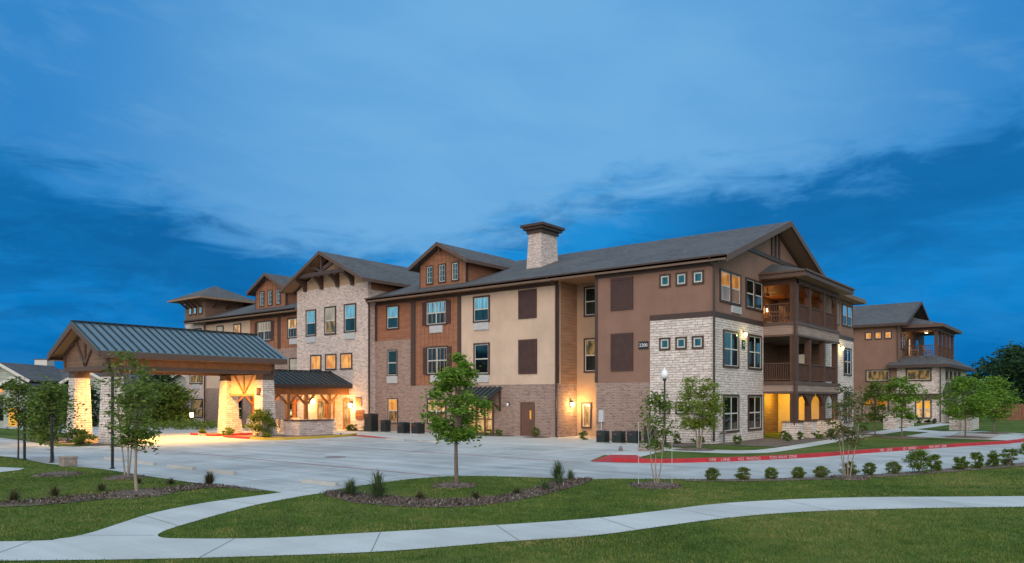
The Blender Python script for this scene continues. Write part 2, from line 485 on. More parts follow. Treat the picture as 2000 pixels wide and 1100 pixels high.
M['tuft'] = leafmat('ornamental grass blades', (0.045, 0.075, 0.03), (0.10, 0.15, 0.06), (0.20, 0.24, 0.12), 0.25)
M['tuftdark'] = leafmat('bronze grass blades', (0.05, 0.035, 0.02), (0.09, 0.08, 0.03), (0.16, 0.14, 0.06), 0.25)
M['bark'] = plain('grey brown bark', (0.16, 0.12, 0.095), 0.9, 0.3, 6, 30, bmp=0.6)
M['palebark'] = plain('pale smooth bark', (0.30, 0.24, 0.19), 0.8, 0.2, 6, 30)
M['darkbark'] = plain('dark bark', (0.05, 0.04, 0.034), 0.9, 0.3, 6, 30)

# ------------------------------------------------------------------ mesh and object helpers
class MB:
    def __init__(self):
        self.v, self.f, self.mi = [], [], []
    def quad(self, *p, mi=0):
        i = len(self.v)
        self.v += [tuple(q) for q in p]
        self.f.append(tuple(range(i, i + len(p))))
        self.mi.append(mi)
        return self
    def box(self, x0, x1, y0, y1, z0, z1, mi=0):
        x0, x1 = min(x0, x1), max(x0, x1)
        y0, y1 = min(y0, y1), max(y0, y1)
        z0, z1 = min(z0, z1), max(z0, z1)
        i = len(self.v)
        self.v += [(x0, y0, z0), (x1, y0, z0), (x1, y1, z0), (x0, y1, z0), (x0, y0, z1), (x1, y0, z1), (x1, y1, z1), (x0, y1, z1)]
        for q in ((0, 3, 2, 1), (4, 5, 6, 7), (0, 1, 5, 4), (1, 2, 6, 5), (2, 3, 7, 6), (3, 0, 4, 7)):
            self.f.append(tuple(i + k for k in q))
            self.mi.append(mi)
        return self
    def hexa(self, b, t, mi=0):
        """eight corner solid: bottom ring b, top ring t"""
        i = len(self.v)
        n = len(b)
        self.v += [tuple(p) for p in b] + [tuple(p) for p in t]
        self.f.append(tuple(i + k for k in reversed(range(n))))
        self.f.append(tuple(i + n + k for k in range(n)))
        self.mi += [mi, mi]
        for k in range(n):
            j = (k + 1) % n
            self.f.append((i + k, i + j, i + n + j, i + n + k))
            self.mi.append(mi)
        return self
    def prism(self, pts, off, mi=0):
        o = Vector(off)
        return self.hexa(pts, [tuple(Vector(p) + o) for p in pts], mi)
    def beam(self, a, b, w, h, up=(0, 0, 1), mi=0):
        a, b = Vector(a), Vector(b)
        dd = (b - a).normalized()
        s = dd.cross(Vector(up))
        if s.length < 1e-4:
            s = Vector((1, 0, 0))
        s = s.normalized() * (w / 2)
        t = s.cross(dd).normalized() * (h / 2)
        return self.hexa([a - s - t, a + s - t, a + s + t, a - s + t], [b - s - t, b + s - t, b + s + t, b - s + t], mi)
    def tube(self, pts, rad, seg=7, mi=0):
        pts = [Vector(p) for p in pts]
        rings = []
        for k, p in enumerate(pts):
            q = pts[min(k + 1, len(pts) - 1)] - pts[max(k - 1, 0)]
            q.normalize()
            a = q.cross(Vector((0.31, 0.95, 0.05)))
            if a.length < 0.05:
                a = q.cross(Vector((1, 0, 0)))
            a.normalize()
            b = q.cross(a)
            r = rad[k] if isinstance(rad, (list, tuple)) else rad
            i = len(self.v)
            for s in range(seg):
                an = 2 * math.pi * s / seg
                self.v.append(tuple(p + (a * math.cos(an) + b * math.sin(an)) * r))
            rings.append(i)
        for k in range(len(rings) - 1):
            i, j = rings[k], rings[k + 1]
            for s in range(seg):
                t = (s + 1) % seg
                self.f.append((i + s, i + t, j + t, j + s))
                self.mi.append(mi)
        self.f.append(tuple(rings[-1] + s for s in range(seg)))
        self.f.append(tuple(rings[0] + s for s in reversed(range(seg))))
        self.mi += [mi, mi]
        return self
    def lathe(self, c, prof, seg=16, mi=0):
        c = Vector(c)
        rings = []
        for r, z in prof:
            i = len(self.v)
            for s in range(seg):
                an = 2 * math.pi * s / seg
                self.v.append((c.x + r * math.cos(an), c.y + r * math.sin(an), c.z + z))
            rings.append(i)
        for k in range(len(rings) - 1):
            i, j = rings[k], rings[k + 1]
            for s in range(seg):
                t = (s + 1) % seg
                self.f.append((i + s, i + t, j + t, j + s))
                self.mi.append(mi)
        self.f.append(tuple(rings[-1] + s for s in range(seg)))
        self.f.append(tuple(rings[0] + s for s in reversed(range(seg))))
        self.mi += [mi, mi]
        return self

def world_loc(o):
    p = Vector((0, 0, 0))
    while o is not None:
        p += o.location
        o = o.parent
    return p

def obj(name, mb, mats, parent=None, origin=None, smooth=False):
    """one mesh object; vertices are given in world coordinates"""
    if not isinstance(mats, (list, tuple)):
        mats = [mats]
    base = world_loc(parent) if parent is not None else Vector((0, 0, 0))
    org = Vector(origin) if origin is not None else Vector((0, 0, 0))
    shift = base + org
    me = bpy.data.meshes.new(name)
    me.from_pydata([(x - shift.x, y - shift.y, z - shift.z) for x, y, z in mb.v], [], mb.f)
    for m in mats:
        me.materials.append(M[m] if isinstance(m, str) else m)
    if len(mats) > 1:
        me.polygons.foreach_set('material_index', mb.mi)
    if smooth:
        me.polygons.foreach_set('use_smooth', [True] * len(me.polygons))
    me.update()
    o = bpy.data.objects.new(name, me)
    COL.objects.link(o)
    o.location = org
    if parent is not None:
        o.parent = parent
    return o

def thing(name, label, cat, loc=(0, 0, 0), group=None):
    o = bpy.data.objects.new(name, None)
    COL.objects.link(o)
    o.location = loc
    o['label'] = label
    o['category'] = cat
    if group:
        o['group'] = group
    return o

def tag(o, label, cat, group=None):
    o['label'] = label
    o['category'] = cat
    if group:
        o['group'] = group
    return o

def struct(o, kind='structure'):
    o['kind'] = kind
    return o

def copy_thing(root, loc, label, rotz=None):
    r = root.copy()
    COL.objects.link(r)
    r.location = loc
    if rotz is not None:
        r.rotation_euler = (0, 0, rotz)
    r['label'] = label
    for ch in list(root.children):
        c = ch.copy()
        COL.objects.link(c)
        c.parent = r
        for g in list(ch.children):
            e = g.copy()
            COL.objects.link(e)
            e.parent = c
    return r

def npmesh(name, V, F, mat, parent=None):
    """mesh from arrays: V (n,3) world coordinates, F (m,k) indices"""
    if parent is not None:
        p = world_loc(parent)
        V = V - np.array((p.x, p.y, p.z))
    me = bpy.data.meshes.new(name)
    n, k = F.shape
    me.vertices.add(len(V))
    me.vertices.foreach_set('co', V.astype(np.float32).ravel())
    me.loops.add(n * k)
    me.loops.foreach_set('vertex_index', F.astype(np.int32).ravel())
    me.polygons.add(n)
    me.polygons.foreach_set('loop_start', np.arange(0, n * k, k, dtype=np.int32))
    me.update(calc_edges=True)
    me.materials.append(M[mat])
    o = bpy.data.objects.new(name, me)
    COL.objects.link(o)
    if parent is not None:
        o.parent = parent
    return o

def point_light(name, loc, energy, color, radius=0.08, parent=None):
    l = bpy.data.lights.new(name, 'POINT')
    l.energy = energy
    l.color = color
    l.shadow_soft_size = radius
    o = bpy.data.objects.new(name, l)
    COL.objects.link(o)
    p = world_loc(parent) if parent is not None else Vector((0, 0, 0))
    o.location = Vector(loc) - p
    if parent is not None:
        o.parent = parent
    return o

WARM = (1.0, 0.60, 0.24)

def text_mesh(name, body, size, loc, along, mat, parent=None, depth=0.004, up=(0, 0, 1), squeeze=1.0):
    cu = bpy.data.curves.new('lettering', 'FONT')
    cu.body = body
    cu.size = size
    cu.align_x = 'CENTER'
    cu.align_y = 'CENTER'
    cu.extrude = depth
    tmp = bpy.data.objects.new('lettering', cu)
    COL.objects.link(tmp)
    bpy.context.view_layer.update()
    me = bpy.data.meshes.new_from_object(tmp.evaluated_get(bpy.context.evaluated_depsgraph_get()))
    bpy.data.objects.remove(tmp)
    ax = Vector(along).normalized()
    upv = Vector(up).normalized()
    nz = ax.cross(upv)
    mat4 = Matrix(((ax.x * squeeze, upv.x, nz.x, 0), (ax.y * squeeze, upv.y, nz.y, 0), (ax.z * squeeze, upv.z, nz.z, 0), (0, 0, 0, 1)))
    me.transform(mat4)
    me.materials.clear()
    me.materials.append(M[mat])
    o = bpy.data.objects.new(name, me)
    COL.objects.link(o)
    p = world_loc(parent) if parent is not None else Vector((0, 0, 0))
    o.location = Vector(loc) - p
    if parent is not None:
        o.parent = parent
    return o

class Face:
    """a wall face: 'F' faces -Y at y=c (a runs along x), 'E' faces +X at x=c (a runs along y)"""
    def __init__(self, kind, c):
        self.k, self.c = kind, c
    def box(self, mb, a0, a1, z0, z1, d0, d1, mi=0):
        """d = distance out of the wall"""
        if self.k == 'F':
            mb.box(a0, a1, self.c - d0, self.c - d1, z0, z1, mi)
        else:
            mb.box(self.c + d0, self.c + d1, a0, a1, z0, z1, mi)
        return mb
    def pt(self, a, z, dd=0.0):
        return Vector((a, self.c - dd, z)) if self.k == 'F' else Vector((self.c + dd, a, z))
    @property
    def along(self):
        return Vector((1, 0, 0)) if self.k == 'F' else Vector((0, 1, 0))

def window(parent, F, a0, a1, z0, z1, style='dh', up='g_up', low='g_low', trim=0.11, ac=None, sash=0.045):
    a0, a1 = min(a0, a1), max(a0, a1)
    fr = MB()
    t = trim
    F.box(fr, a0, a1, z1 - t, z1, -0.02, 0.075)
    F.box(fr, a0, a1, z0, z0 + t, -0.02, 0.085)
    F.box(fr, a0, a0 + t, z0 + t, z1 - t, -0.02, 0.07)
    F.box(fr, a1 - t, a1, z0 + t, z1 - t, -0.02, 0.07)
    if style == 'pair':
        mid = (a0 + a1) / 2
        F.box(fr, mid - 0.09, mid + 0.09, z0 + t, z1 - t, -0.02, 0.07)
    wn = obj('window', fr, 'darktrim', parent)
    b0, b1, y0, y1 = a0 + t, a1 - t, z0 + t, z1 - t
    zm = (y0 + y1) / 2
    s = sash
    sb = MB()
    spans = [(b0, b1)]
    if style == 'pair':
        mid = (a0 + a1) / 2
        spans = [(b0, mid - 0.09), (mid + 0.09, b1)]
    for (c0, c1) in spans:
        F.box(sb, c0, c1, y1 - s, y1, -0.02, 0.04)
        F.box(sb, c0, c1, y0, y0 + s, -0.02, 0.04)
        F.box(sb, c0, c0 + s, y0 + s, y1 - s, -0.02, 0.04)
        F.box(sb, c1 - s, c1, y0 + s, y1 - s, -0.02, 0.04)
        if style in ('dh', 'grid', 'pair'):
            F.box(sb, c0 + s, c1 - s, zm - 0.035, zm + 0.035, -0.02, 0.045)
        if style == 'grid':
            cm = (c0 + c1) / 2
            F.box(sb, cm - 0.035, cm + 0.035, y0 + s, zm - 0.035, -0.02, 0.042)
            F.box(sb, cm - 0.035, cm + 0.035, zm + 0.035, y1 - s, -0.02, 0.042)
        if style == 'lite':
            cm = (c0 + c1) / 2
            F.box(sb, cm - 0.012, cm + 0.012, y0 + s, y1 - s, -0.02, 0.032)
            for q in (0.35, 0.68):
                zz = y0 + (y1 - y0) * q
                F.box(sb, c0 + s, cm - 0.012, zz - 0.012, zz + 0.012, -0.02, 0.030)
                F.box(sb, cm + 0.012, c1 - s, zz - 0.012, zz + 0.012, -0.02, 0.030)
    obj('sash', sb, 'white', wn)
    if style in ('dh', 'grid', 'pair'):
        u, l = MB(), MB()
        for (c0, c1) in spans:
            F.box(u, c0 + s * 0.5, c1 - s * 0.5, zm, y1 - s * 0.5, -0.02, 0.020)
            F.box(l, c0 + s * 0.5, c1 - s * 0.5, y0 + s * 0.5, zm, -0.02, 0.015)
        obj('upper_pane', u, up, wn)
        obj('lower_pane', l, low, wn)
    else:
        u = MB()
        for (c0, c1) in spans:
            F.box(u, c0 + s * 0.5, c1 - s * 0.5, y0 + s * 0.5, y1 - s * 0.5, -0.02, 0.020)
        obj('pane', u, up, wn)
    if ac:
        ac_unit(parent, F, (a0 + a1) / 2, z0, *ac)
    return wn

def ac_unit(parent, F, mid, ztop, w, h):
    g = MB()
    F.box(g, mid - w / 2, mid + w / 2, ztop - h, ztop - 0.012, -0.02, 0.09)
    o = obj('air_conditioner', g, 'grille', parent)
    sl_ = MB()
    k = int(h / 0.075)
    for i in range(k):
        zz = ztop - h + (i + 0.6) * h / (k + 0.3)
        F.box(sl_, mid - w / 2 + 0.05, mid + w / 2 - 0.05, zz - 0.012, zz + 0.012, 0.09, 0.105)
    obj('louver', sl_, 'grille', o)
    return o

def shutter_panel(parent, F, a0, a1, z0, z1, name='shutter'):
    g = MB()
    F.box(g, a0, a1, z0, z1, -0.02, 0.05)
    F.box(g, a0, a1, z1 - 0.14, z1, 0.05, 0.075)
    F.box(g, a0, a1, z0, z0 + 0.14, 0.05, 0.075)
    F.box(g, a0, a0 + 0.14, z0 + 0.14, z1 - 0.14, 0.05, 0.075)
    F.box(g, a1 - 0.14, a1, z0 + 0.14, z1 - 0.14, 0.05, 0.075)
    n = max(1, int((a1 - a0 - 0.28) / 0.16))
    for i in range(n):
        c = a0 + 0.14 + (i + 0.5) * (a1 - a0 - 0.28) / n
        F.box(g, c - 0.055, c + 0.055, z0 + 0.15, z1 - 0.15, 0.05, 0.062)
    return obj(name, g, 'shutter', parent)

def wall_lamp(parent, F, a, z, energy=25.0, col=WARM, s=1.0, lit=True):
    g = MB()
    F.box(g, a - 0.07 * s, a + 0.07 * s, z - 0.12 * s, z + 0.2 * s, 0.0, 0.05)
    F.box(g, a - 0.03, a + 0.03, z + 0.16 * s, z + 0.22 * s, 0.05, 0.22 * s)
    p = F.pt(a, z, 0.16 * s)
    g.lathe(p, [(0.13 * s, 0.12 * s), (0.05 * s, 0.22 * s)], 10)
    o = obj('wall_lamp', g, 'black', parent)
    b = MB().lathe(p, [(0.06 * s, -0.16 * s), (0.11 * s, -0.05 * s), (0.11 * s, 0.12 * s)], 10)
    obj('lamp_glass', b, 'lampglass' if lit else 'globe', o)
    if lit:
        q = F.pt(a, z - 0.02, 0.40 * s)
        point_light('lamp_light', q, energy, col, 0.12 * s, o)
    return o

def downspout(parent, pts, w=0.09):
    g = MB()
    for a, b in zip(pts[:-1], pts[1:]):
        g.beam(a, b, w, w, (1, 0.001, 0) if abs(a[2] - b[2]) > 0.5 else (0, 0, 1))
    return obj('downspout', g, 'darktrim', parent)

rng = random.Random(7)

# ------------------------------------------------------------------ main building
B = thing('apartment_building', 'three storey stone, brick and stucco apartment building with grey shingle roof and corner balconies', 'building', (0, 0, 0))
PITCH = 0.356
def zroof(y):
    return 9.95 + PITCH * (y + 0.5)
ZS = 9.80                                                        # underside of the soffits
def wall(name, mat, *boxes):
    g = MB()
    for b in boxes:
        g.box(*b)
    return obj(name, g, mat, B)

# corner block, front
wall('brick_wall', 'brick', (-7.30, -3.72, 0.0, 0.25, 0, 3.35))
wall('stucco_wall', 'taupe', (-7.30, -3.72, 0.0, 0.25, 3.35, ZS), (-3.72, -0.25, 0.0, 0.25, 7.12, ZS))
wall('stone_wall', 'stone', (-3.72, 0.03, -0.03, 0.25, 0, 6.82), (-0.25, 0.03, 0.25, 7.42, 0, 6.82))
wall('trim_band', 'darktrim', (-3.72, 0.06, -0.06, 0.25, 6.82, 7.12), (-0.25, 0.06, 0.25, 7.42, 6.82, 7.12))
wall('corner_trim', 'darktrim', (-7.38, -7.20, -0.05, 0.12, 3.38, ZS))
for q in ((-7.2, 0.05, -0.05, 0.0, ZS - 0.26, ZS), (-27.4, -10.4, 0.45, 0.5, ZS - 0.26, ZS), (-52.1, -36.4, 0.45, 0.5, ZS - 0.26, ZS)):
    wall('eave_trim', 'darktrim', q)
# gable end above the band
g = MB()
g.prism([(0, 0, 7.12), (0, 7.42, 7.12), (0, 7.42, 9.55), (0, 19.1, 9.55), (0, 19.1, 9.78), (0, 9.55, 13.18), (0, 0, 9.78)], (-0.25, 0, 0))
obj('gable_wall', g, 'taupe', B)
# gable truss: chord, posts
g = MB()
g.beam((0.04, 4.3, 11.22), (0.04, 14.8, 11.22), 0.10, 0.24)
for yy in (8.9, 9.55, 10.2):
    g.beam((0.04, yy, 11.3), (0.04, yy, 12.95 - abs(yy - 9.55) * 0.36), 0.10, 0.22, (0, 1, 0))
for s in (-1, 1):
    g.beam((0.04, 9.55 + s * 9.2, 9.86), (0.04, 9.55, 13.10), 0.10, 0.20)
obj('gable_truss', g, 'darktrim', B)
# far block
wall('stone_wall', 'stone', (0.75, 1.03, 16.5, 24.0, 0, 6.82))
wall('trim_band', 'darktrim', (0.75, 1.06, 16.5, 24.02, 6.82, 7.12))
wall('stucco_wall', 'taupe', (0.75, 1.0, 16.5, 24.0, 7.12, ZS), (-12, 0.75, 23.75, 24.0, 0, ZS))
# balcony recess
wall('recess_wall', 'darkboard', (-2.45, -2.2, 7.42, 16.75, 0, 9.55), (-2.2, 0.75, 16.5, 16.75, 2.75, 9.55), (-2.2, -0.25, 7.17, 7.42, 0, 9.55))
wall('recess_wall', 'cream', (-2.2, 0.75, 16.5, 16.75, 0, 2.75))
# recess between the wings
wall('brick_wall', 'brick', (-10.65, -10.4, 0.75, 2.6, 0, 3.38))
wall('siding_wall', 'tansiding', (-10.65, -10.4, 0.75, 2.6, 3.38, ZS))
wall('recess_wall', 'tan', (-10.4, -7.05, 2.6, 2.85, 0, ZS), (-7.3, -7.05, 0.25, 2.6, 0, ZS))
# second wing
wall('brick_wall', 'brick', (-18.72, -10.4, 0.5, 0.75, 0, 3.35), (-23.35, -18.72, 0.5, 0.75, 0, 3.39), (-27.5, -23.35, 0.5, 0.75, 0, 6.81))
wall('stucco_wall', 'cream', (-18.72, -10.4, 0.5, 0.75, 3.35, ZS))
g = MB()
g.box(-23.35, -18.72, 0.5, 0.75, 3.39, ZS)
x = -23.0
while x < -18.9:
    g.box(x - 0.035, x + 0.035, 0.465, 0.5, 3.39, ZS - 0.26)
    x += 0.40
obj('board_wall', g, 'board', B)
wall('siding_wall', 'lapsiding', (-27.5, -23.35, 0.5, 0.75, 6.81, ZS))
wall('corner_trim', 'darktrim', (-23.56, -23.12, 0.43, 0.5, 3.39, ZS - 0.26))
wall('corner_trim', 'darktrim', (-18.89, -18.60, 0.43, 0.5, 3.35, ZS - 0.26))
wall('corner_trim', 'darktrim', (-27.5, -27.28, 0.43, 0.5, 6.81, ZS - 0.26))
wall('corner_trim', 'darktrim', (-10.62, -10.33, 0.44, 0.5, 3.38, ZS - 0.26))
# stone gable block over the entrance
wall('stone_wall', 'palebrick', (-36.4, -27.5, -0.25, 0.05, 0, 11.3), (-27.8, -27.5, 0.05, 9.0, 0, 10.75), (-36.4, -36.1, 0.05, 9.0, 0, 11.2))
g = MB()
g.prism([(-36.4, -0.25, 11.3), (-27.5, -0.25, 11.3), (-31.95, -0.25, 13.5)], (0, 0.3, 0))
obj('gable_wall', g, 'tan', B)
wall('siding_wall', 'lapsiding', (-27.8, -27.48, 0.05, 9.0, 10.75, 11.3))
# third wing, left of the entrance
g = MB()
g.box(-44.5, -36.4, 0.5, 0.75, 6.76, ZS)
x = -44.3
while x < -36.5:
    g.box(x - 0.035, x + 0.035, 0.465, 0.5, 6.76, ZS - 0.26)
    x += 0.40
obj('board_wall', g, 'board', B)
wall('brick_wall', 'brick', (-44.5, -36.4, 0.5, 0.75, 0, 6.76), (-52.1, -44.5, 0.5, 0.75, 0, 3.4))
wall('stucco_wall', 'cream', (-52.1, -44.5, 0.5, 0.75, 3.4, ZS))
wall('corner_trim', 'darktrim', (-40.15, -39.8, 0.43, 0.5, 6.76, ZS - 0.26))
# tower
wall('stone_wall', 'palebrick', (-55.8, -52.0, 0.40, 4.6, 0, 9.85))
wall('trim_band', 'darktrim', (-55.88, -51.93, 0.33, 4.66, 9.85, 10.22))
wall('siding_wall', 'brownsiding', (-55.8, -52.0, 0.40, 4.6, 10.22, 12.0))
g = MB()
c0 = [(-57.0, -0.8, 12.0), (-50.8, -0.8, 12.0), (-50.8, 5.8, 12.0), (-57.0, 5.8, 12.0)]
c1 = [(x_, y_, 12.16) for x_, y_, z_ in c0]
apex = (-53.9, 2.5, 13.75)
for i in range(4):
    j = (i + 1) % 4
    g.quad(c1[i], c1[j], apex)
rf = obj('roof', g, 'shingle', B)
g = MB()
g.hexa(c0, [(x_ * 1.0, y_, 12.155) for x_, y_, z_ in c0])
obj('fascia', g, 'soffit', rf)
g = MB()
for xx in (-55.3, -54.4, -53.6, -52.7):
    g.beam((xx, 0.35, 11.35), (xx, -0.5, 11.95), 0.12, 0.16)
for yy in (1.2, 2.6, 3.9):
    g.beam((-51.95, yy, 11.35), (-51.1, yy, 11.95), 0.12, 0.16)
obj('bracket', g, 'darktrim', B)

# main roof
g = MB()
yf, yb, yr = -0.5, 19.6, 9.55
zf, zr = zroof(yf), zroof(yr)
xl, xr_ = -54.3, 1.0
T = 0.14
def slab(g, p):
    """roof slab: p is the top ring, T thick downwards"""
    g.hexa([(a, b, c - T) for a, b, c in p], p)
slab(g, [(xl, yf, zf), (-36.41, yf, zf), (-36.41, yr, zr), (xl, yr, zr)])
slab(g, [(-27.49, yf, zf), (xr_, yf, zf), (xr_, yr, zr), (-27.49, yr, zr)])
slab(g, [(-36.41, 2.0, zroof(2.0)), (-27.49, 2.0, zroof(2.0)), (-27.49, yr, zr), (-36.41, yr, zr)])
slab(g, [(xl, yr, zr), (xr_, yr, zr), (xr_, yb, zf), (xl, yb, zf)])
roof = obj('roof', g, 'shingle', B)
g = MB()
pts = {'a': (1.75, 15.6, 10.05), 'b': (1.75, 24.75, 10.05), 'c': (-16, 24.75, 10.05), 'd': (-2.85, 20.15, 11.6), 'e': (-16, 20.15, 11.6), 'f': (-2.85, 15.6, 11.6)}
g.quad(pts['a'], pts['b'], pts['d'], pts['f'])
g.quad(pts['b'], pts['c'], pts['e'], pts['d'])
obj('hip_roof', g, 'shingle', B)
# barge boards on the gable end
g = MB()
for s in (-1, 1):
    y0 = 9.55 + s * 10.05
    g.hexa([(0.96, y0, zf - 0.34), (1.05, y0, zf - 0.34), (1.05, y0, zf + 0.02), (0.96, y0, zf + 0.02)],
           [(0.96, 9.55, zr - 0.34), (1.05, 9.55, zr - 0.34), (1.05, 9.55, zr + 0.02), (0.96, 9.55, zr + 0.02)])
obj('barge_board', g, 'trim', roof)
# rake soffit and eave soffits
g = MB()
for s in (-1, 1):
    y0 = 9.55 + s * 9.9
    g.hexa([(0.0, y0, zf - 0.20), (0.95, y0, zf - 0.20), (0.95, y0, zf - 0.16), (0.0, y0, zf - 0.16)],
           [(0.0, 9.55, zr - 0.26), (0.95, 9.55, zr - 0.26), (0.95, 9.55, zr - 0.22), (0.0, 9.55, zr - 0.22)])
g.box(-7.3, 0.95, -0.44, 0.0, ZS, ZS + 0.03)
g.box(-10.4, -7.3, -0.44, 2.6, ZS, ZS + 0.03)
g.box(-27.5, -10.4, -0.44, 0.5, ZS, ZS + 0.03)
obj('soffit', MB().box(-54.2, -36.4, -0.44, 0.5, ZS, ZS + 0.03), 'soffit', roof)
obj('soffit', g, 'soffit', roof)
g = MB()
g.box(1.0, 1.70, 16.6, 24.7, ZS, ZS + 0.03)
g.box(-10, 1.0, 24.0, 24.7, ZS, ZS + 0.03)
obj('soffit', g, 'soffit', roof)
# fascia board and gutter
for a, b in ((-27.49, 1.0), (-54.3, -36.41)):
    obj('fascia', MB().box(a, b, -0.50, -0.44, ZS - 0.10, 9.96), 'fascia', roof)
    obj('gutter', MB().box(a, b - 0.1, -0.60, -0.50, 9.91, 10.00), 'darktrim', roof)
g = MB()
g.box(1.70, 1.78, 16.5, 24.8, ZS - 0.04, 10.06)
g.box(-10, 1.70, 24.74, 24.80, ZS - 0.04, 10.06)
obj('fascia', g, 'fascia', roof)

def gable_roof(cx, yfront, zpk, half, slope, yback, thick=0.14, barge=0.26, barge_mat='trim'):
    g = MB()
    ze = zpk - half * slope
    for s in (-1, 1):
        e, pk = [(cx + s * half, yfront, ze), (cx + s * half, yback, ze)], [(cx, yback, zpk), (cx, yfront, zpk)]
        ring = e + pk if s > 0 else [e[1], e[0], pk[1], pk[0]]
        g.hexa([(a, b, c - thick) for a, b, c in ring], ring)
    r = obj('gable_roof', g, 'shingle', B)
    g = MB()
    for s in (-1, 1):
        a0, a1 = (cx + s * (half + 0.02), ze), (cx, zpk)
        g.hexa([(a0[0], yfront - 0.05, a0[1] - barge), (a0[0], yfront + 0.05, a0[1] - barge), (a0[0], yfront + 0.05, a0[1] + 0.02), (a0[0], yfront - 0.05, a0[1] + 0.02)],
               [(a1[0], yfront - 0.05, a1[1] - barge), (a1[0], yfront + 0.05, a1[1] - barge), (a1[0], yfront + 0.05, a1[1] + 0.02), (a1[0], yfront - 0.05, a1[1] + 0.02)])
    for s in (-1, 1):
        g.box(cx + s * (half - 0.03), cx + s * (half + 0.05), yfront + 0.05, yback, ze - 0.24, ze - 0.0)
    obj('barge_board', g, barge_mat, r)
    return r
gr_ = gable_roof(-31.85, -1.45, 13.97, 5.15, 0.50, 17.0)
for s in (-1, 1):
    g = MB()
    g.hexa([(-31.85 + s * 5.1, -1.40, 11.22), (-31.85 + s * 5.1, -0.26, 11.22), (-31.85 + s * 5.1, -0.26, 11.26), (-31.85 + s * 5.1, -1.40, 11.26)],
           [(-31.85, -1.40, 13.77), (-31.85, -0.26, 13.77), (-31.85, -0.26, 13.81), (-31.85, -1.40, 13.81)])
    obj('soffit', g, 'soffit', gr_)
# bracketed beam across the stone gable
g = MB()
g.box(-35.6, -29.0, -1.25, -0.95, 12.12, 12.42)
g.beam((-32.0, -1.1, 12.4), (-32.0, -1.1, 13.62), 0.18, 0.18, (0, 1, 0))
g.beam((-32.0, -1.1, 12.45), (-33.6, -1.1, 13.05), 0.16, 0.16)
g.beam((-32.0, -1.1, 12.45), (-30.4, -1.1, 13.05), 0.16, 0.16)
obj('gable_truss', g, 'darktrim', B)
for xx in (-35.15, -33.0, -31.0, -29.2):
    g = MB()
    g.box(xx - 0.14, xx + 0.14, -0.45, -0.25, 11.2, 12.35)
    prof = [(-0.45, 11.35), (-0.45, 12.12), (-1.25, 12.12), (-1.15, 11.95), (-0.85, 11.82), (-0.62, 11.62)]
    g.prism([(xx - 0.12, a, b) for a, b in prof], (0.24, 0, 0))
    obj('bracket', g, 'darktrim', B)

def dormer(cx):
    w, y0 = 2.30, 1.5
    zt = 12.32
    g = MB()
    g.prism([(cx - w, y0, 10.60), (cx + w, y0, 10.60), (cx + w, y0, zt), (cx, y0, zt + w * 0.52), (cx - w, y0, zt)], (0, 0.2, 0))
    xx = cx - w + 0.2
    while xx < cx + w:
        zz = zt + (w - abs(xx - cx)) * 0.52 - 0.1
        g.box(xx - 0.03, xx + 0.03, y0 - 0.03, y0, 10.62, zz)
        xx += 0.4
    dw = obj('dormer', g, 'board', B)
    g = MB()
    g.prism([(cx + w, y0 + 0.2, zroof(y0 + 0.2) - 0.1), (cx + w, 6.2, zroof(6.2) - 0.1), (cx + w, 6.2, zt), (cx + w, y0 + 0.2, zt)], (-0.15, 0, 0))
    obj('cheek_wall', g, 'lapsiding', dw)
    g = MB()
    g.prism([(cx - w + 0.15, y0 + 0.2, zroof(y0 + 0.2) - 0.1), (cx - w + 0.15, 6.2, zroof(6.2) - 0.1), (cx - w + 0.15, 6.2, zt), (cx - w + 0.15, y0 + 0.2, zt)], (-0.15, 0, 0))
    obj('cheek_wall', g, 'lapsiding', dw)
    g = MB()
    g.box(cx + w - 0.02, cx + w + 0.03, y0 - 0.04, y0 + 0.2, 10.62, zt)
    g.box(cx - w - 0.03, cx - w + 0.02, y0 - 0.04, y0 + 0.2, 10.62, zt)
    g.beam((cx, y0 - 0.35, 13.05), (cx, y0 - 0.35, 13.45), 0.12, 0.14, (0, 1, 0))
    obj('corner_trim', g, 'darktrim', dw)
    gable_roof(cx, 0.9, 13.70, 2.88, 0.53, 9.6)
    F = Face('F', y0)
    for k in (-1.27, 0.0, 1.27):
        window(B, F, cx + k - 0.36, cx + k + 0.36, 10.84, 12.22, 'lite', up='g_teal', trim=0.08, sash=0.05)
dormer(-21.35)
dormer(-42.80)

# chimney
g = MB()
g.hexa([(-15.75, 4.1, 10.6), (-14.35, 4.1, 10.6), (-14.35, 6.3, 10.6), (-15.75, 6.3, 10.6)],
       [(-15.58, 4.25, 14.05), (-14.48, 4.25, 14.05), (-14.48, 6.1, 14.05), (-15.58, 6.1, 14.05)])
ch = obj('chimney', g, 'palebrick', B)
g = MB()
for e, z0, z1 in ((0.10, 14.05, 14.30), (0.28, 14.30, 14.48), (0.42, 14.48, 14.66)):
    g.box(-15.60 - e, -14.46 + e, 4.23 - e, 6.12 + e, z0, z1)
obj('chimney_cap', g, 'darktrim', ch)

# windows ---------------------------------------------------------------------
F0, F5, FG, E0, E1 = Face('F', 0.0), Face('F', 0.5), Face('F', -0.25), Face('E', 0.0), Face('E', 1.03)
ES = Face('E', 0.03)
FS = Face('F', -0.03)
FR = Face('F', 2.6)
FT = Face('F', 0.40)
# corner block
for z0, z1, f in ((8.63, 9.36, F0), (5.13, 5.83, FS), (1.56, 2.26, FS)):
    for a in (-2.79, -1.80, -0.82):
        window(B, f, a - 0.335, a + 0.335, z0, z1, 'fixed', up='g_teal' if z0 > 3 else 'g_dark', trim=0.09, sash=0.075)
shutter_panel(B, F0, -6.28, -4.81, 7.57, 9.45)
shutter_panel(B, F0, -6.28, -4.81, 4.04, 6.22)
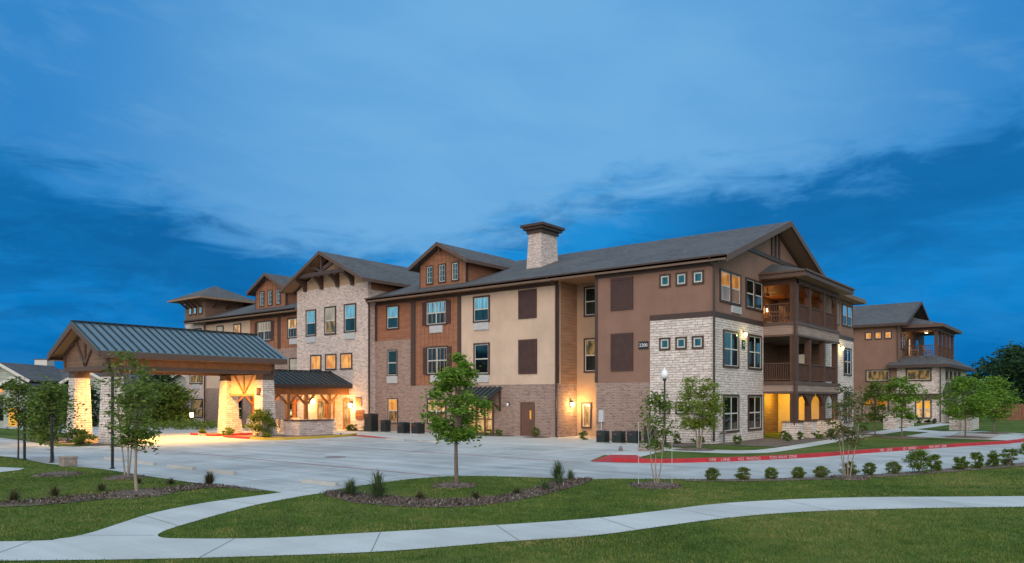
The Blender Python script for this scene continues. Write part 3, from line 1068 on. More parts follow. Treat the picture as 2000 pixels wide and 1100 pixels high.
# recess
window(B, FR, -9.85, -8.55, 7.66, 9.60, 'dh', up='g_dark', low='g_dark')
window(B, FR, -9.85, -8.55, 4.08, 6.30, 'dh', up='litdim', low='g_dark')
window(B, FR, -10.04, -9.29, 0.52, 2.19, 'fixed', up='lit2')
# second wing
window(B, F5, -26.21, -24.84, 7.60, 9.42, 'dh')
window(B, F5, -26.12, -25.03, 4.13, 6.09, 'dh', up='g_dark', low='g_dark', trim=0.06, ac=(1.1, 0.55))
window(B, F5, -26.04, -24.96, 0.59, 2.46, 'dh', up='lit', low='litlow', trim=0.06)
window(B, F5, -22.04, -19.93, 7.64, 9.43, 'grid', ac=(1.25, 0.52))
shutter_panel(B, F5, -22.36, -22.06, 7.70, 9.36)
shutter_panel(B, F5, -19.91, -19.60, 7.70, 9.36)
window(B, F5, -21.96, -19.85, 4.11, 6.17, 'grid', up='g_low', low='g_dark', ac=(1.25, 0.52))
shutter_panel(B, F5, -22.30, -21.98, 4.15, 6.10)
shutter_panel(B, F5, -19.83, -19.52, 4.15, 6.10)
window(B, F5, -21.9, -20.0, 0.59, 2.46, 'grid', up='lit2', low='litlow')
window(B, F5, -17.48, -15.99, 7.58, 9.39, 'dh', ac=(1.3, 0.5))
window(B, F5, -17.43, -16.00, 4.03, 6.20, 'dh', up='g_low', low='g_dark', ac=(1.3, 0.5))
shutter_panel(B, F5, -13.54, -12.08, 7.60, 9.46)
shutter_panel(B, F5, -13.54, -12.05, 4.02, 6.25)
# glazed entry under the metal awning
g = MB()
F5.box(g, -18.0, -15.6, 2.12, 2.28, -0.02, 0.10)
for a in (-17.95, -17.15, -16.4, -15.7):
    F5.box(g, a - 0.06, a + 0.06, 0, 2.12, -0.02, 0.10)
F5.box(g, -18.0, -15.6, 0.0, 0.14, -0.02, 0.09)
F5.box(g, -17.9, -15.75, 1.0, 1.08, -0.02, 0.085)
en = obj('glazed_door', g, 'doorbrown', B)
g = MB()
F5.box(g, -17.9, -15.75, 0.14, 2.12, -0.02, 0.03)
obj('pane', g, 'lit2', en)
g = MB()
g.hexa([(-18.1, -0.95, 2.36), (-14.95, -0.95, 2.36), (-14.95, 0.5, 3.12), (-18.1, 0.5, 3.12)], [(-18.1, -0.95, 2.44), (-14.95, -0.95, 2.44), (-14.95, 0.5, 3.20), (-18.1, 0.5, 3.20)])
xx = -18.05
while xx < -14.9:
    g.beam((xx, -0.95, 2.47), (xx, 0.5, 3.23), 0.05, 0.07, mi=1)
    xx += 0.42
aw = obj('awning', g, ['seamdim', 'rib'], B)
g = MB()
for xx in (-17.95, -15.1):
    g.beam((xx, 0.42, 1.75), (xx, -0.8, 2.38), 0.12, 0.14)
    g.beam((xx, 0.46, 1.6), (xx, 0.46, 2.95), 0.12, 0.10, (1, 0, 0))
g.box(-18.1, -14.95, -0.99, -0.93, 2.26, 2.42)
obj('bracket', g, 'timber', aw)
# brown service door with narrow lit pane
g = MB()
F5.box(g, -13.30, -12.32, 0.0, 2.12, -0.02, 0.04)
F5.box(g, -13.38, -13.30, 0.0, 2.20, -0.02, 0.07)
F5.box(g, -12.32, -12.24, 0.0, 2.20, -0.02, 0.07)
F5.box(g, -13.30, -12.32, 2.12, 2.20, -0.02, 0.07)
dr = obj('door', g, 'doorbrown', B)
g = MB()
F5.box(g, -12.62, -12.50, 1.10, 1.66, 0.02, 0.046)
obj('pane', g, 'gold', dr)
g = MB().tube([(-12.44, 0.42, 1.0), (-12.44, 0.38, 1.0), (-12.56, 0.38, 1.0)], 0.02, 6)
obj('handle', g, 'copper', dr)
# stone gable block
for i, (a0, a1, z0, z1) in enumerate(((-35.14, -33.79, 7.48, 9.69), (-32.70, -31.25, 7.51, 9.76), (-30.27, -28.83, 7.54, 9.80))):
    window(B, FG, a0, a1, z0, z1, 'dh', up='blind' if i == 1 else 'g_up', low='litdim' if i == 1 else 'g_low', ac=None if i == 1 else (1.2, 0.5))
for a0, a1 in ((-34.53, -33.12), (-32.60, -31.21), (-30.71, -29.29)):
    window(B, FG, a0, a1, 4.70, 5.98, 'fixed', up='lit', trim=0.10, sash=0.03)
# third wing
window(B, F5, -43.33, -41.09, 7.50, 9.32, 'grid', up='blind', low='g_low')
shutter_panel(B, F5, -43.65, -43.35, 7.55, 9.25)
shutter_panel(B, F5, -41.07, -40.76, 7.55, 9.25)
window(B, F5, -38.76, -37.0, 7.55, 9.32, 'dh', up='lit2', low='g_low', ac=(1.1, 0.5))
window(B, F5, -38.46, -37.2, 4.55, 5.90, 'dh', up='blind', low='blind')
window(B, F5, -38.61, -37.45, 0.62, 2.27, 'dh', up='g_dark', low='g_dark')
window(B, F5, -46.9, -45.7, 0.62, 2.40, 'dh', up='g_dark', low='g_dark')
window(B, F5, -50.03, -48.87, 7.50, 9.33, 'dh', up='blind', low='g_low')
window(B, F5, -47.12, -45.90, 7.50, 9.35, 'dh', up='lit2', low='g_low')
# tower
for a in (-54.75, -53.86, -52.80):
    window(B, FT, a - 0.30, a + 0.30, 10.68, 11.42, 'fixed', up='g_up', trim=0.08)
window(B, FT, -54.86, -52.64, 7.4, 9.30, 'grid', up='g_up', low='g_low')
window(B, FT, -54.80, -52.45, 3.84, 5.6, 'grid', up='litdim', low='litdim', ac=(1.3, 0.5))
window(B, FT, -54.52, -52.35, 0.55, 2.40, 'grid', up='litdim', low='litdim', ac=(1.3, 0.5))
# gable end
window(B, E0, 0.87, 3.81, 7.72, 9.52, 'pair', up='litbrown', low='litdusk')
window(B, E0, 4.57, 7.30, 7.70, 9.51, 'pair', up='g_dark', low='g_low')
ac_unit(B, E0, 3.14, 7.66, 1.35, 0.40)
for a0, a1 in ((1.26, 3.46), (4.85, 6.99)):
    window(B, ES, a0, a1, 4.14, 6.23, 'grid', up='g_teal', low='g_low')
    window(B, ES, a0, a1, 0.54, 2.66, 'grid', up='g_low', low='g_dark')
# far block
window(B, Face('E', 1.0), 18.9, 19.95, 7.75, 9.48, 'dh')
window(B, Face('E', 1.0), 20.83, 23.62, 7.85, 9.50, 'pair')
for z0, z1 in ((4.16, 6.24), (0.60, 2.95)):
    window(B, E1, 21.25, 23.27, z0, z1, 'grid', up='g_teal' if z0 > 3 else 'g_dark', low='g_low' if z0 > 3 else 'g_dark')
# wall lamps
wall_lamp(B, Face('E', -10.4), 1.85, 2.06, 170.0, (1.0, 0.55, 0.16))
wall_lamp(B, ES, 4.18, 6.12, 14.0, (1.0, 0.80, 0.25), 0.8)
wall_lamp(B, E1, 20.4, 6.12, 30.0, (1.0, 0.85, 0.30), 0.9)
wall_lamp(B, F5, -14.38, 2.05, lit=False, s=0.8)
wall_lamp(B, FG, -29.35, 1.92, 210.0, (1.0, 0.56, 0.17), 1.2)
wall_lamp(B, FG, -34.75, 2.15, 210.0, (1.0, 0.56, 0.17), 1.3)
# downspouts
downspout(B, [(0.05, -0.56, 9.90), (0.12, -0.10, 9.45), (0.12, -0.12, 0.15)])
downspout(B, [(-10.55, -0.56, 9.90), (-10.48, 0.36, 9.5), (-10.48, 0.36, 0.1), (-10.3, 0.25, 0.05)])
downspout(B, [(-27.35, -0.56, 9.90), (-27.42, -0.20, 9.5), (-27.42, -0.20, 0.1)])
downspout(B, [(-52.1, -0.5, 9.85), (-51.95, 0.3, 9.5), (-51.95, 0.3, 0.1)])
# electric boxes and pipe on the brick
g = MB()
F0.box(g, -7.05, -6.72, 1.05, 1.75, 0.0, 0.16)
g.tube([(-6.9, -0.08, 0.0), (-6.9, -0.08, 1.05)], 0.035, 6)
obj('meter_box', g, 'grille', B)
# entrance doors in the gable block
g = MB()
for a0, a1 in ((-33.6, -32.55), (-32.5, -31.45), (-30.35, -29.55)):
    FG.box(g, a0, a0 + 0.14, 0, 2.4, -0.02, 0.08)
    FG.box(g, a1 - 0.14, a1, 0, 2.4, -0.02, 0.08)
    FG.box(g, a0 + 0.14, a1 - 0.14, 2.24, 2.4, -0.02, 0.08)
    FG.box(g, a0 + 0.14, a1 - 0.14, 0, 0.25, -0.02, 0.08)
ed = obj('entrance_door', g, 'oak', B)
g = MB()
for a0, a1 in ((-33.6, -32.55), (-32.5, -31.45), (-30.35, -29.55)):
    FG.box(g, a0 + 0.14, a1 - 0.14, 0.25, 2.24, -0.02, 0.03)
obj('pane', g, 'lit2', ed)

# corner balconies --------------------------------------------------------------
XB, Y0, Y1 = 2.0, 7.45, 16.45
def fascia_band(z0, z1):
    g = MB()
    g.box(0.0, XB, Y0, Y1, z0 + 0.06, z1 - 0.05)
    g.box(-2.2, 0.0, Y0 + 0.02, Y1 - 0.02, z0 + 0.10, z1 - 0.12)
    o = obj('balcony_floor', g, 'taupesiding', B)
    g = MB()
    g.box(-0.02, XB + 0.06, Y0 - 0.06, Y0, z1 - 0.20, z1)
    g.box(XB, XB + 0.06, Y0, Y1 + 0.06, z1 - 0.20, z1)
    g.box(0.04, XB + 0.05, Y0 - 0.05, Y0, z0, z0 + 0.12)
    g.box(XB, XB + 0.05, Y0, Y1 + 0.05, z0, z0 + 0.12)
    g.box(XB - 0.02, XB + 0.045, Y0 - 0.045, Y0 + 0.14, z0 + 0.12, z1 - 0.2)
    g.box(0.0, 2.0, Y0 + 0.01, Y1, z1 - 0.05, z1 - 0.01)
    obj('edge_trim', g, 'trim', o)
fascia_band(2.73, 3.47)
fascia_band(6.18, 7.06)
PY = [Y0 + 0.18, 10.35, 13.35, 16.2]
for lev, (z0, z1) in enumerate(((1.05, 2.75), (3.47, 6.2), (7.06, 9.55))):
    for k, yy in enumerate(PY):
        g = MB()
        w = 0.16 if k else 0.20
        g.box(XB - 0.38, XB - 0.38 + 2 * w, yy - w, yy + w, z0, z1)
        if lev == 0:
            for s in (-1, 1):
                if (k == 0 and s < 0) or (k == 3 and s > 0):
                    continue
                prof = [(yy + s * w, 1.95), (yy + s * (w + 0.22), 2.25), (yy + s * (w + 0.52), 2.50), (yy + s * (w + 0.95), 2.62), (yy + s * (w + 0.95), 2.74), (yy + s * w, 2.74)]
                g.prism([(XB - 0.30, a, b) for a, b in prof], (0.2, 0, 0))
        if lev == 2:
            for s in (-1, 1):
                if (k == 0 and s < 0) or (k == 3 and s > 0):
                    continue
                g.beam((XB - 0.2, yy + s * w, 8.75), (XB - 0.2, yy + s * 0.75, 9.32), 0.12, 0.14)
        obj('post', g, 'timber', B)
    if lev == 0:
        continue
    # railings
    g = MB()
    segs = [((XB - 0.2, a + 0.2), (XB - 0.2, b - 0.2)) for a, b in zip(PY[:-1], PY[1:])] + [((0.0, Y0 + 0.08), (XB - 0.4, Y0 + 0.08))]
    for (ax, ay), (bx, by) in segs:
        L = math.hypot(bx - ax, by - ay)
        g.beam((ax, ay, z0 + 0.12), (bx, by, z0 + 0.12), 0.07, 0.06)
        n = int(L / 0.125)
        for i in range(1, n):
            t = i / n
            px, py = ax + (bx - ax) * t, ay + (by - ay) * t
            g.box(px - 0.022, px + 0.022, py - 0.022, py + 0.022, z0 + 0.15, z0 + 1.06)
    rl = obj('railing', g, 'timber', B)
    g = MB()
    for (ax, ay), (bx, by) in segs:
        g.beam((ax, ay, z0 + 1.09), (bx, by, z0 + 1.09), 0.14, 0.05)
    obj('handrail', g, 'trim', rl)
# stone bases of the ground floor posts
for k, yy in enumerate(PY):
    g = MB()
    g.hexa([(XB - 0.85, yy - 0.36, 0), (XB + 0.25, yy - 0.36, 0), (XB + 0.25, yy + 0.36, 0), (XB - 0.85, yy + 0.36, 0)],
           [(XB - 0.75, yy - 0.30, 1.0), (XB + 0.18, yy - 0.30, 1.0), (XB + 0.18, yy + 0.30, 1.0), (XB - 0.75, yy + 0.30, 1.0)])
    pb = obj('post_base', g, 'stone', B)
    g = MB().box(XB - 0.82, XB + 0.25, yy - 0.36, yy + 0.36, 1.0, 1.06)
    obj('cap', g, 'darktrim', pb)
# balcony beam, ceiling and hipped roof
g = MB()
g.box(XB - 0.42, XB + 0.02, Y0, Y1, 9.32, 9.62)
g.box(0.0, XB - 0.42, Y0, Y0 + 0.3, 9.32, 9.62)
obj('balcony_beam', g, 'timber', B)
g = MB().box(-2.2, XB - 0.42, Y0 + 0.3, Y1, 9.50, 9.55)
obj('balcony_ceiling', g, 'oak', B)
g = MB()
e0, e1, e2, e3 = (-0.1, 6.75, 9.98), (2.75, 6.75, 9.98), (2.75, 17.2, 9.98), (-0.1, 17.2, 9.98)
t0, t1 = (-0.02, 9.1, 10.92), (-0.02, 15.0, 10.92)
g.quad(e0, e1, t0)
g.quad(e1, e2, t1, t0)
g.quad(e2, e3, t1)
br = obj('balcony_roof', g, 'shingle', B)
g = MB()
g.box(0.0, 2.70, 6.75, 6.81, 9.62, 9.97)
g.box(2.70, 2.76, 6.75, 17.2, 9.62, 9.97)
g.box(0.0, 2.70, 17.14, 17.2, 9.62, 9.97)
g.box(0.0, 2.80, 6.66, 6.75, 9.88, 9.99)
g.box(2.76, 2.86, 6.66, 17.2, 9.88, 9.99)
obj('fascia', g, 'trim', br)
g = MB().box(0.0, 2.70, 6.81, 17.14, 9.63, 9.66)
obj('soffit', g, 'soffit', br)
downspout(B, [(2.1, 6.7, 9.9), (1.92, 7.36, 9.4), (1.92, 7.36, 0.1)], 0.08)
# glowing ground floor: lit wall, door, lamps
FE = Face('E', -2.2)
wall_lamp(B, FE, 8.5, 8.6, 110.0, (1.0, 0.46, 0.10), 0.8)
wall_lamp(B, FE, 14.0, 8.6, 25.0, (1.0, 0.50, 0.13), 0.8)
g = MB()
FE.box(g, 9.6, 10.6, 0.0, 2.15, -0.01, 0.05)
obj('door', g, 'white', B)
g = MB()
g.box(-0.25, 0.0, Y0 - 0.02, Y0 + 0.18, 0.0, 2.75)
obj('corner_trim', g, 'trim', B)
window(B, FE, 11.2, 13.4, 7.3, 9.2, 'pair', up='lit2', low='litlow')
window(B, Face('F', 16.5), -1.0, -0.1, 3.6, 5.7, 'fixed', up='blind')
for yy, pw in ((9.2, 45.0), (12.4, 110.0), (14.6, 210.0)):
    g = MB().lathe((-1.3, yy, 2.80), [(0.14, 0.03), (0.13, -0.02)], 12)
    o = obj('ceiling_light', g, 'lampsoft', B)
    point_light('lamp_light', (-1.3, yy, 2.45), pw, (1.0, 0.62, 0.06), 0.15, o)
for yy in (9.6, 13.0):
    g = MB().tube([(-0.5, yy, 9.5), (-0.5, yy, 9.15)], 0.03, 6)
    g.lathe((-0.5, yy, 9.05), [(0.05, 0.1), (0.13, 0.02), (0.10, -0.08)], 10)
    for q in range(5):
        an = q * 2 * math.pi / 5
        g.beam((-0.5 + 0.1 * math.cos(an), yy + 0.1 * math.sin(an), 9.12), (-0.5 + 0.65 * math.cos(an), yy + 0.65 * math.sin(an), 9.12), 0.14, 0.015)
    o = obj('ceiling_fan', g, 'darktrim', B)

# ------------------------------------------------------------------ porte cochere
P = thing('porte_cochere', 'drive-through entrance shelter with dark metal gable roof on four tapered stone piers', 'entrance shelter', (-27.6, -15.3, 0))
g = MB()
cx, hw, ze, zp, y0, y1 = -27.6, 3.32, 4.95, 6.62, -21.05, -9.65
for s in (-1, 1):
    ring = [(cx + s * hw, y0, ze), (cx + s * hw, y1, ze), (cx, y1, zp), (cx, y0, zp)]
    if s < 0:
        ring = ring[::-1]
    g.hexa([(a, b, c - 0.08) for a, b, c in ring], ring)
    yy = y0 + 0.05
    while yy < y1 + 0.01:
        g.beam((cx + s * hw, yy, ze + 0.03), (cx, yy, zp + 0.03), 0.06, 0.08, mi=1)
        yy += 0.438
g.beam((cx, y0, zp + 0.05), (cx, y1, zp + 0.05), 0.28, 0.06, mi=1)
pr = obj('metal_roof', g, ['seam', 'rib'], P)
g = MB()
for s in (-1, 1):
    for yy in (y0 + 0.04, y1 - 0.04):
        g.hexa([(cx + s * hw, yy - 0.05, ze - 0.36), (cx + s * hw, yy + 0.05, ze - 0.36), (cx + s * hw, yy + 0.05, ze - 0.05), (cx + s * hw, yy - 0.05, ze - 0.05)],
               [(cx, yy - 0.05, zp - 0.36), (cx, yy + 0.05, zp - 0.36), (cx, yy + 0.05, zp - 0.05), (cx, yy - 0.05, zp - 0.05)])
    xa, xb = cx + s * (hw - 0.08), cx + s * (hw + 0.03)
    g.box(xa, xb, y0 + 0.10, y1 - 0.10, ze - 0.34, ze - 0.04)
obj('fascia', g, 'trim', pr)
for yy0, yy1 in ((y0 + 0.1, -20.3), (-10.3, y1 - 0.1)):
    g = MB()
    for s in (-1, 1):
        g.hexa([(cx + s * (hw - 0.1), yy0, ze - 0.16), (cx + s * (hw - 0.1), yy1, ze - 0.16), (cx + s * (hw - 0.1), yy1, ze - 0.12), (cx + s * (hw - 0.1), yy0, ze - 0.12)],
               [(cx, yy0, zp - 0.20), (cx, yy1, zp - 0.20), (cx, yy1, zp - 0.16), (cx, yy0, zp - 0.16)])
    obj('soffit', g, 'litsoffit', pr)
for s in (-1, 1):
    obj('soffit', MB().box(cx + s * 2.72, cx + s * (hw - 0.08), y0 + 0.12, y1 - 0.12, ze - 0.36, ze - 0.33), 'soffit', pr)
bx = 2.72
for yy, s in ((-20.3, 1), (-10.3, -1)):
    g = MB()
    ys = (yy, yy + s * 0.14)
    g.prism([(cx - bx, yy, 4.15), (cx + bx, yy, 4.15), (cx + bx, yy, 5.0), (cx, yy, 6.38), (cx - bx, yy, 5.0)], (0, s * 0.14, 0))
    gw = obj('gable_wall', g, 'brownsiding', P)
    g = MB()
    f = yy - s * 0.05
    g.beam((cx, f, 4.25), (cx, f, 6.25), 0.16, 0.10, (0, 1, 0))
    g.beam((cx, f, 4.25), (cx - 1.25, f, 5.70), 0.10, 0.16)
    g.beam((cx, f, 4.25), (cx + 1.25, f, 5.70), 0.10, 0.16)
    for q in (-1, 1):
        g.beam((cx + q * bx, f, 4.93), (cx, f, 6.30), 0.10, 0.18)
    g.box(cx - bx - 0.06, cx + bx + 0.06, f - 0.05, f + 0.05, 3.95, 4.20)
    g.box(cx - bx - 0.06, cx - bx + 0.10, f - 0.05, f + 0.05, 4.20, 4.95)
    g.box(cx + bx - 0.10, cx + bx + 0.06, f - 0.05, f + 0.05, 4.20, 4.95)
    obj('gable_truss', g, 'trim', gw)
for s in (-1, 1):
    g = MB()
    g.box(cx + s * (bx - 0.10), cx + s * bx, -20.16, -10.44, 4.18, 4.72)
    sb_ = obj('side_beam', g, 'oak', P)
    g = MB()
    g.box(cx + s * (bx - 0.34), cx + s * (bx + 0.05), -20.16, -10.44, 3.95, 4.18)
    g.box(cx + s * (bx - 0.10), cx + s * (bx + 0.12), -20.10, -10.50, 4.72, 4.92)
    obj('beam_trim', g, 'trim', sb_)
g = MB().box(cx - bx + 0.1, cx + bx - 0.1, -20.16, -10.44, 4.36, 4.40)
obj('ceiling', g, 'litsoffit', P)
for px in (-29.60, -25.42):
    for py in (-19.85, -10.52):
        g = MB()
        b, t = 0.52, 0.40
        g.hexa([(px - b, py - b, 0), (px + b, py - b, 0), (px + b, py + b, 0), (px - b, py + b, 0)],
               [(px - t, py - t, 3.62), (px + t, py - t, 3.62), (px + t, py + t, 3.62), (px - t, py + t, 3.62)])
        pi = obj('stone_pier', g, 'stone', P)
        g = MB()
        g.box(px - 0.40, px + 0.40, py - 0.40, py + 0.40, 3.68, 3.95)
        g.box(px - 0.44, px + 0.44, py - 0.44, py + 0.44, 3.62, 3.68)
        obj('pier_cap', g, 'trim', pi)
g = MB().box(-29.2, -25.85, -10.60, -10.45, 2.68, 3.95)
bp = obj('truss_panel', g, 'cream', P)
g = MB()
f = -10.64
g.beam((-27.6, f, 2.75), (-27.6, f, 3.95), 0.12, 0.08, (0, 1, 0))
g.beam((-27.6, f, 2.75), (-28.7, f, 3.95), 0.08, 0.12)
g.beam((-27.6, f, 2.75), (-26.5, f, 3.95), 0.08, 0.12)
g.box(-29.15, -25.9, f - 0.04, f + 0.04, 2.60, 2.74)
g.beam((-25.9, f + 0.1, 1.95), (-26.5, f + 0.1, 2.62), 0.14, 0.16)
obj('truss', g, 'paletimber', bp)
for yy in (-18.6, -16.4, -14.2, -12.2):
    for xx in (-28.6, -26.6):
        g = MB().lathe((xx, yy, 4.34), [(0.15, 0.03), (0.14, -0.02)], 12)
        o = obj('ceiling_light', g, 'lampglass', P)
        l = bpy.data.lights.new('lamp_light', 'SPOT')
        l.energy = 1350.0
        l.color = (1.0, 0.53, 0.12)
        l.spot_size = R(150)
        l.spot_blend = 0.8
        l.shadow_soft_size = 0.12
        lo = bpy.data.objects.new('lamp_light', l)
        COL.objects.link(lo)
        lo.location = Vector((xx, yy, 4.28)) - world_loc(o)
        lo.parent = o

# ------------------------------------------------------------------ entry canopy between shelter and doors
K = thing('entry_canopy', 'low dark metal gable canopy on timber posts leading to the lit entrance doors', 'canopy', (-32.0, -4.7, 0))
g = MB()
cx, hw, ze, zp, y0, y1 = -32.0, 2.70, 3.48, 4.53, -7.7, -0.26
for s in (-1, 1):
    ring = [(cx + s * hw, y0, ze), (cx + s * hw, y1, ze), (cx, y1, zp), (cx, y0, zp)]
    if s < 0:
        ring = ring[::-1]
    g.hexa([(a, b, c - 0.08) for a, b, c in ring], ring)
    yy = y0 + 0.05
    while yy < y1:
        g.beam((cx + s * hw, yy, ze + 0.03), (cx, yy, zp + 0.03), 0.06, 0.08, mi=1)
        yy += 0.46
g.beam((cx, y0, zp + 0.05), (cx, y1, zp + 0.05), 0.26, 0.06, mi=1)
kr = obj('metal_roof', g, ['seamdim', 'rib'], K)
g = MB()
for s in (-1, 1):
    g.box(cx + s * (hw - 0.08), cx + s * (hw + 0.03), y0, y1, 3.20, 3.44)
    g.box(cx + s * 2.25, cx + s * (hw - 0.08), y0, y1, 3.22, 3.25)
obj('fascia', g, 'darktrim', kr)
for s in (-1, 1):
    g = MB()
    g.box(cx + s * 2.10, cx + s * 2.30, y0 + 0.1, y1, 2.72, 3.20)
    obj('beam', g, 'oak', K)
g = MB().box(cx - 2.1, cx + 2.1, y0 + 0.1, y1, 3.12, 3.16)
obj('ceiling', g, 'oak', K)
for s in (-1, 1):
    for yy in (-7.3, -5.75, -4.2, -2.1):
        g = MB()
        px = cx + s * 2.2
        g.box(px - 0.12, px + 0.12, yy - 0.12, yy + 0.12, 0.9, 2.72)
        for q in (-1, 1):
            g.beam((px, yy + q * 0.12, 2.05), (px, yy + q * 0.75, 2.70), 0.14, 0.14)
        po = obj('post', g, 'oak', K)
        g = MB()
        g.hexa([(px - 0.42, yy - 0.42, 0), (px + 0.42, yy - 0.42, 0), (px + 0.42, yy + 0.42, 0), (px - 0.42, yy + 0.42, 0)],
               [(px - 0.34, yy - 0.34, 0.9), (px + 0.34, yy - 0.34, 0.9), (px + 0.34, yy + 0.34, 0.9), (px - 0.34, yy + 0.34, 0.9)])
        obj('post_base', g, 'stone', po)
for yy in (-6.5, -3.0):
    g = MB().lathe((cx, yy, 3.08), [(0.16, 0.03), (0.14, -0.03)], 12)
    o = obj('ceiling_light', g, 'lampglass', K)
    point_light('lamp_light', (cx, yy, 2.85), 420.0, (1.0, 0.54, 0.15), 0.15, o)
g = MB()
g.tube([(cx + 0.9, -2.6, 3.1), (cx + 0.9, -2.6, 2.45)], 0.02, 6)
g.lathe((cx + 0.9, -2.6, 2.10), [(0.05, 0.38), (0.19, 0.32), (0.19, 0.29)], 8)
lt = obj('hanging_lantern', g, 'black', K)
g = MB().lathe((cx + 0.9, -2.6, 2.10), [(0.13, -0.05), (0.16, 0.10), (0.16, 0.29)], 8)
obj('lamp_glass', g, 'lampglass', lt)

# low stone wall beside the drive
g = MB()
g.box(-24.85, -23.2, -9.5, -9.1, 0, 1.0)
g.box(-23.6, -23.2, -9.1, -6.9, 0, 1.0)
lw = tag(obj('stone_wall', g, 'palebrick', None, (-23.9, -8.6, 0)), 'low stone garden wall with dark cap in front of the entry canopy', 'garden wall')
g = MB()
g.box(-24.85, -23.13, -9.57, -9.03, 1.0, 1.08)
g.box(-23.67, -23.13, -9.03, -6.85, 1.0, 1.08)
obj('cap', g, 'trim', lw)

# ------------------------------------------------------------------ second building on the right
B2 = thing('lodge_building', 'matching brown stucco and limestone building with open corner balcony beyond the right end', 'building', (-3, 55, 0))
Bmain, B = B, B2
yb2, xs = 45.58, 3.57
wall('stucco_wall', 'taupe', (-14, -0.26, yb2, yb2 + 0.25, 3.2, ZS), (-0.51, -0.26, yb2 + 0.25, 49.5, 2.0, ZS))
wall('brick_wall', 'brick', (-14, -0.26, yb2 - 0.02, yb2 + 0.25, 0, 3.2))
wall('stone_wall', 'stone', (-0.26, xs, yb2 - 0.03, yb2 + 0.25, 2.9, 5.55), (-0.26, xs, yb2 - 0.03, yb2 + 0.25, 0, 2.35), (xs - 0.25, xs, yb2 + 0.25, 62.5, 0, 5.55))
wall('trim_band', 'darktrim', (-0.26, xs + 0.04, yb2 - 0.07, yb2 + 0.25, 2.35, 2.9))
wall('recess_wall', 'timber', (-0.55, -0.3, 49.5, 60.0, 5.5, ZS))
g = MB()
g.prism([(-0.5, 45.6, 9.6), (-0.5, 59.4, 9.6), (-0.5, 52.5, 12.4)], (-0.2, 0, 0))
obj('gable_wall', g, 'taupe', B)
g = MB()
g.beam((-0.2, 50.4, 11.2), (-0.2, 54.6, 11.2), 0.1, 0.2)
for yy in (52.0, 53.0):
    g.beam((-0.2, yy, 11.2), (-0.2, yy, 12.3), 0.1, 0.16, (0, 1, 0))
obj('gable_truss', g, 'darktrim', B)
g = MB()
slab(g, [(-14, 44.9, 10.0), (0.74, 44.9, 10.0), (0.74, 52.5, 12.85), (-14, 52.5, 12.85)])
slab(g, [(-14, 52.5, 12.85), (0.74, 52.5, 12.85), (0.74, 60.1, 10.0), (-14, 60.1, 10.0)])
r2 = obj('roof', g, 'shingle', B)
g = MB()
g.box(-14, 0.74, 44.82, 44.9, 9.74, 10.0)
for s in (-1, 1):
    y_ = 52.5 + s * 7.6
    g.hexa([(0.70, y_, 9.72), (0.78, y_, 9.72), (0.78, y_, 10.02), (0.70, y_, 10.02)], [(0.70, 52.5, 12.57), (0.78, 52.5, 12.57), (0.78, 52.5, 12.87), (0.70, 52.5, 12.87)])
obj('fascia', g, 'darktrim', r2)
g = MB().box(-14, 0.7, 44.9, 45.58, 9.74, 9.77)
obj('soffit', g, 'soffit', r2)
# low roof round the ground storeys
g = MB()
le = 5.75
g.quad((-1.06, 44.75, le), (4.45, 44.75, le), (2.9, 47.3, 6.75), (-0.26, 46.6, 6.55), (-1.0, 45.56, 6.1))
g.quad((4.45, 44.75, le), (4.45, 63.3, le), (2.9, 61.0, 6.75), (2.9, 47.3, 6.75))
lr = obj('low_roof', g, 'shingle', B)
g = MB()
g.box(-1.06, 4.45, 44.68, 44.75, 5.48, 5.78)
g.box(4.45, 4.52, 44.68, 63.3, 5.48, 5.78)
g.box(-1.06, 4.45, 44.75, 45.55, 5.50, 5.53)
g.box(3.57, 4.45, 45.55, 63.2, 5.50, 5.53)
obj('fascia', g, 'darktrim', lr)
g = MB().box(-0.26, 2.95, 47.3, 60.0, 6.60, 6.78)
obj('balcony_floor', g, 'trim', B)
for yy in (48.2, 50.6, 53.0, 55.4, 58.0):
    g = MB().box(2.66, 2.96, yy - 0.15, yy + 0.15, 6.78, 9.5)
    obj('post', g, 'timber', B)
g = MB()
segs = [((2.8, a + 0.15), (2.8, b - 0.15)) for a, b in zip((48.2, 50.6, 53.0, 55.4), (50.6, 53.0, 55.4, 58.0))] + [((-0.2, 48.1), (2.66, 48.1))]
for (ax, ay), (bx_, by) in segs:
    L = math.hypot(bx_ - ax, by - ay)
    g.beam((ax, ay, 6.95), (bx_, by, 6.95), 0.07, 0.06)
    g.beam((ax, ay, 7.85), (bx_, by, 7.85), 0.12, 0.06)
    n = int(L / 0.16)
    for i in range(1, n):
        t = i / n
        px, py = ax + (bx_ - ax) * t, ay + (by - ay) * t
        g.box(px - 0.025, px + 0.025, py - 0.025, py + 0.025, 6.98, 7.82)
obj('railing', g, 'timber', B)
g = MB()
g.box(2.6, 3.0, 47.8, 58.4, 9.3, 9.62)
g.box(-0.2, 2.6, 47.8, 48.1, 9.3, 9.62)
obj('balcony_beam', g, 'timber', B)
g = MB()
g.quad((-0.2, 47.2, 9.92), (3.55, 47.2, 9.92), (0.0, 50.0, 11.0))
g.quad((3.55, 47.2, 9.92), (3.55, 59.2, 9.92), (0.0, 56.5, 11.0), (0.0, 50.0, 11.0))
b2r = obj('balcony_roof', g, 'shingle', B)
g = MB()
g.box(-0.2, 3.55, 47.13, 47.2, 9.62, 9.95)
g.box(3.55, 3.62, 47.13, 59.2, 9.62, 9.95)
g.box(-0.2, 3.55, 47.2, 59.1, 9.62, 9.65)
obj('fascia', g, 'trim', b2r)
FB, FBs, EB = Face('F', yb2), Face('F', yb2 - 0.03), Face('E', xs)
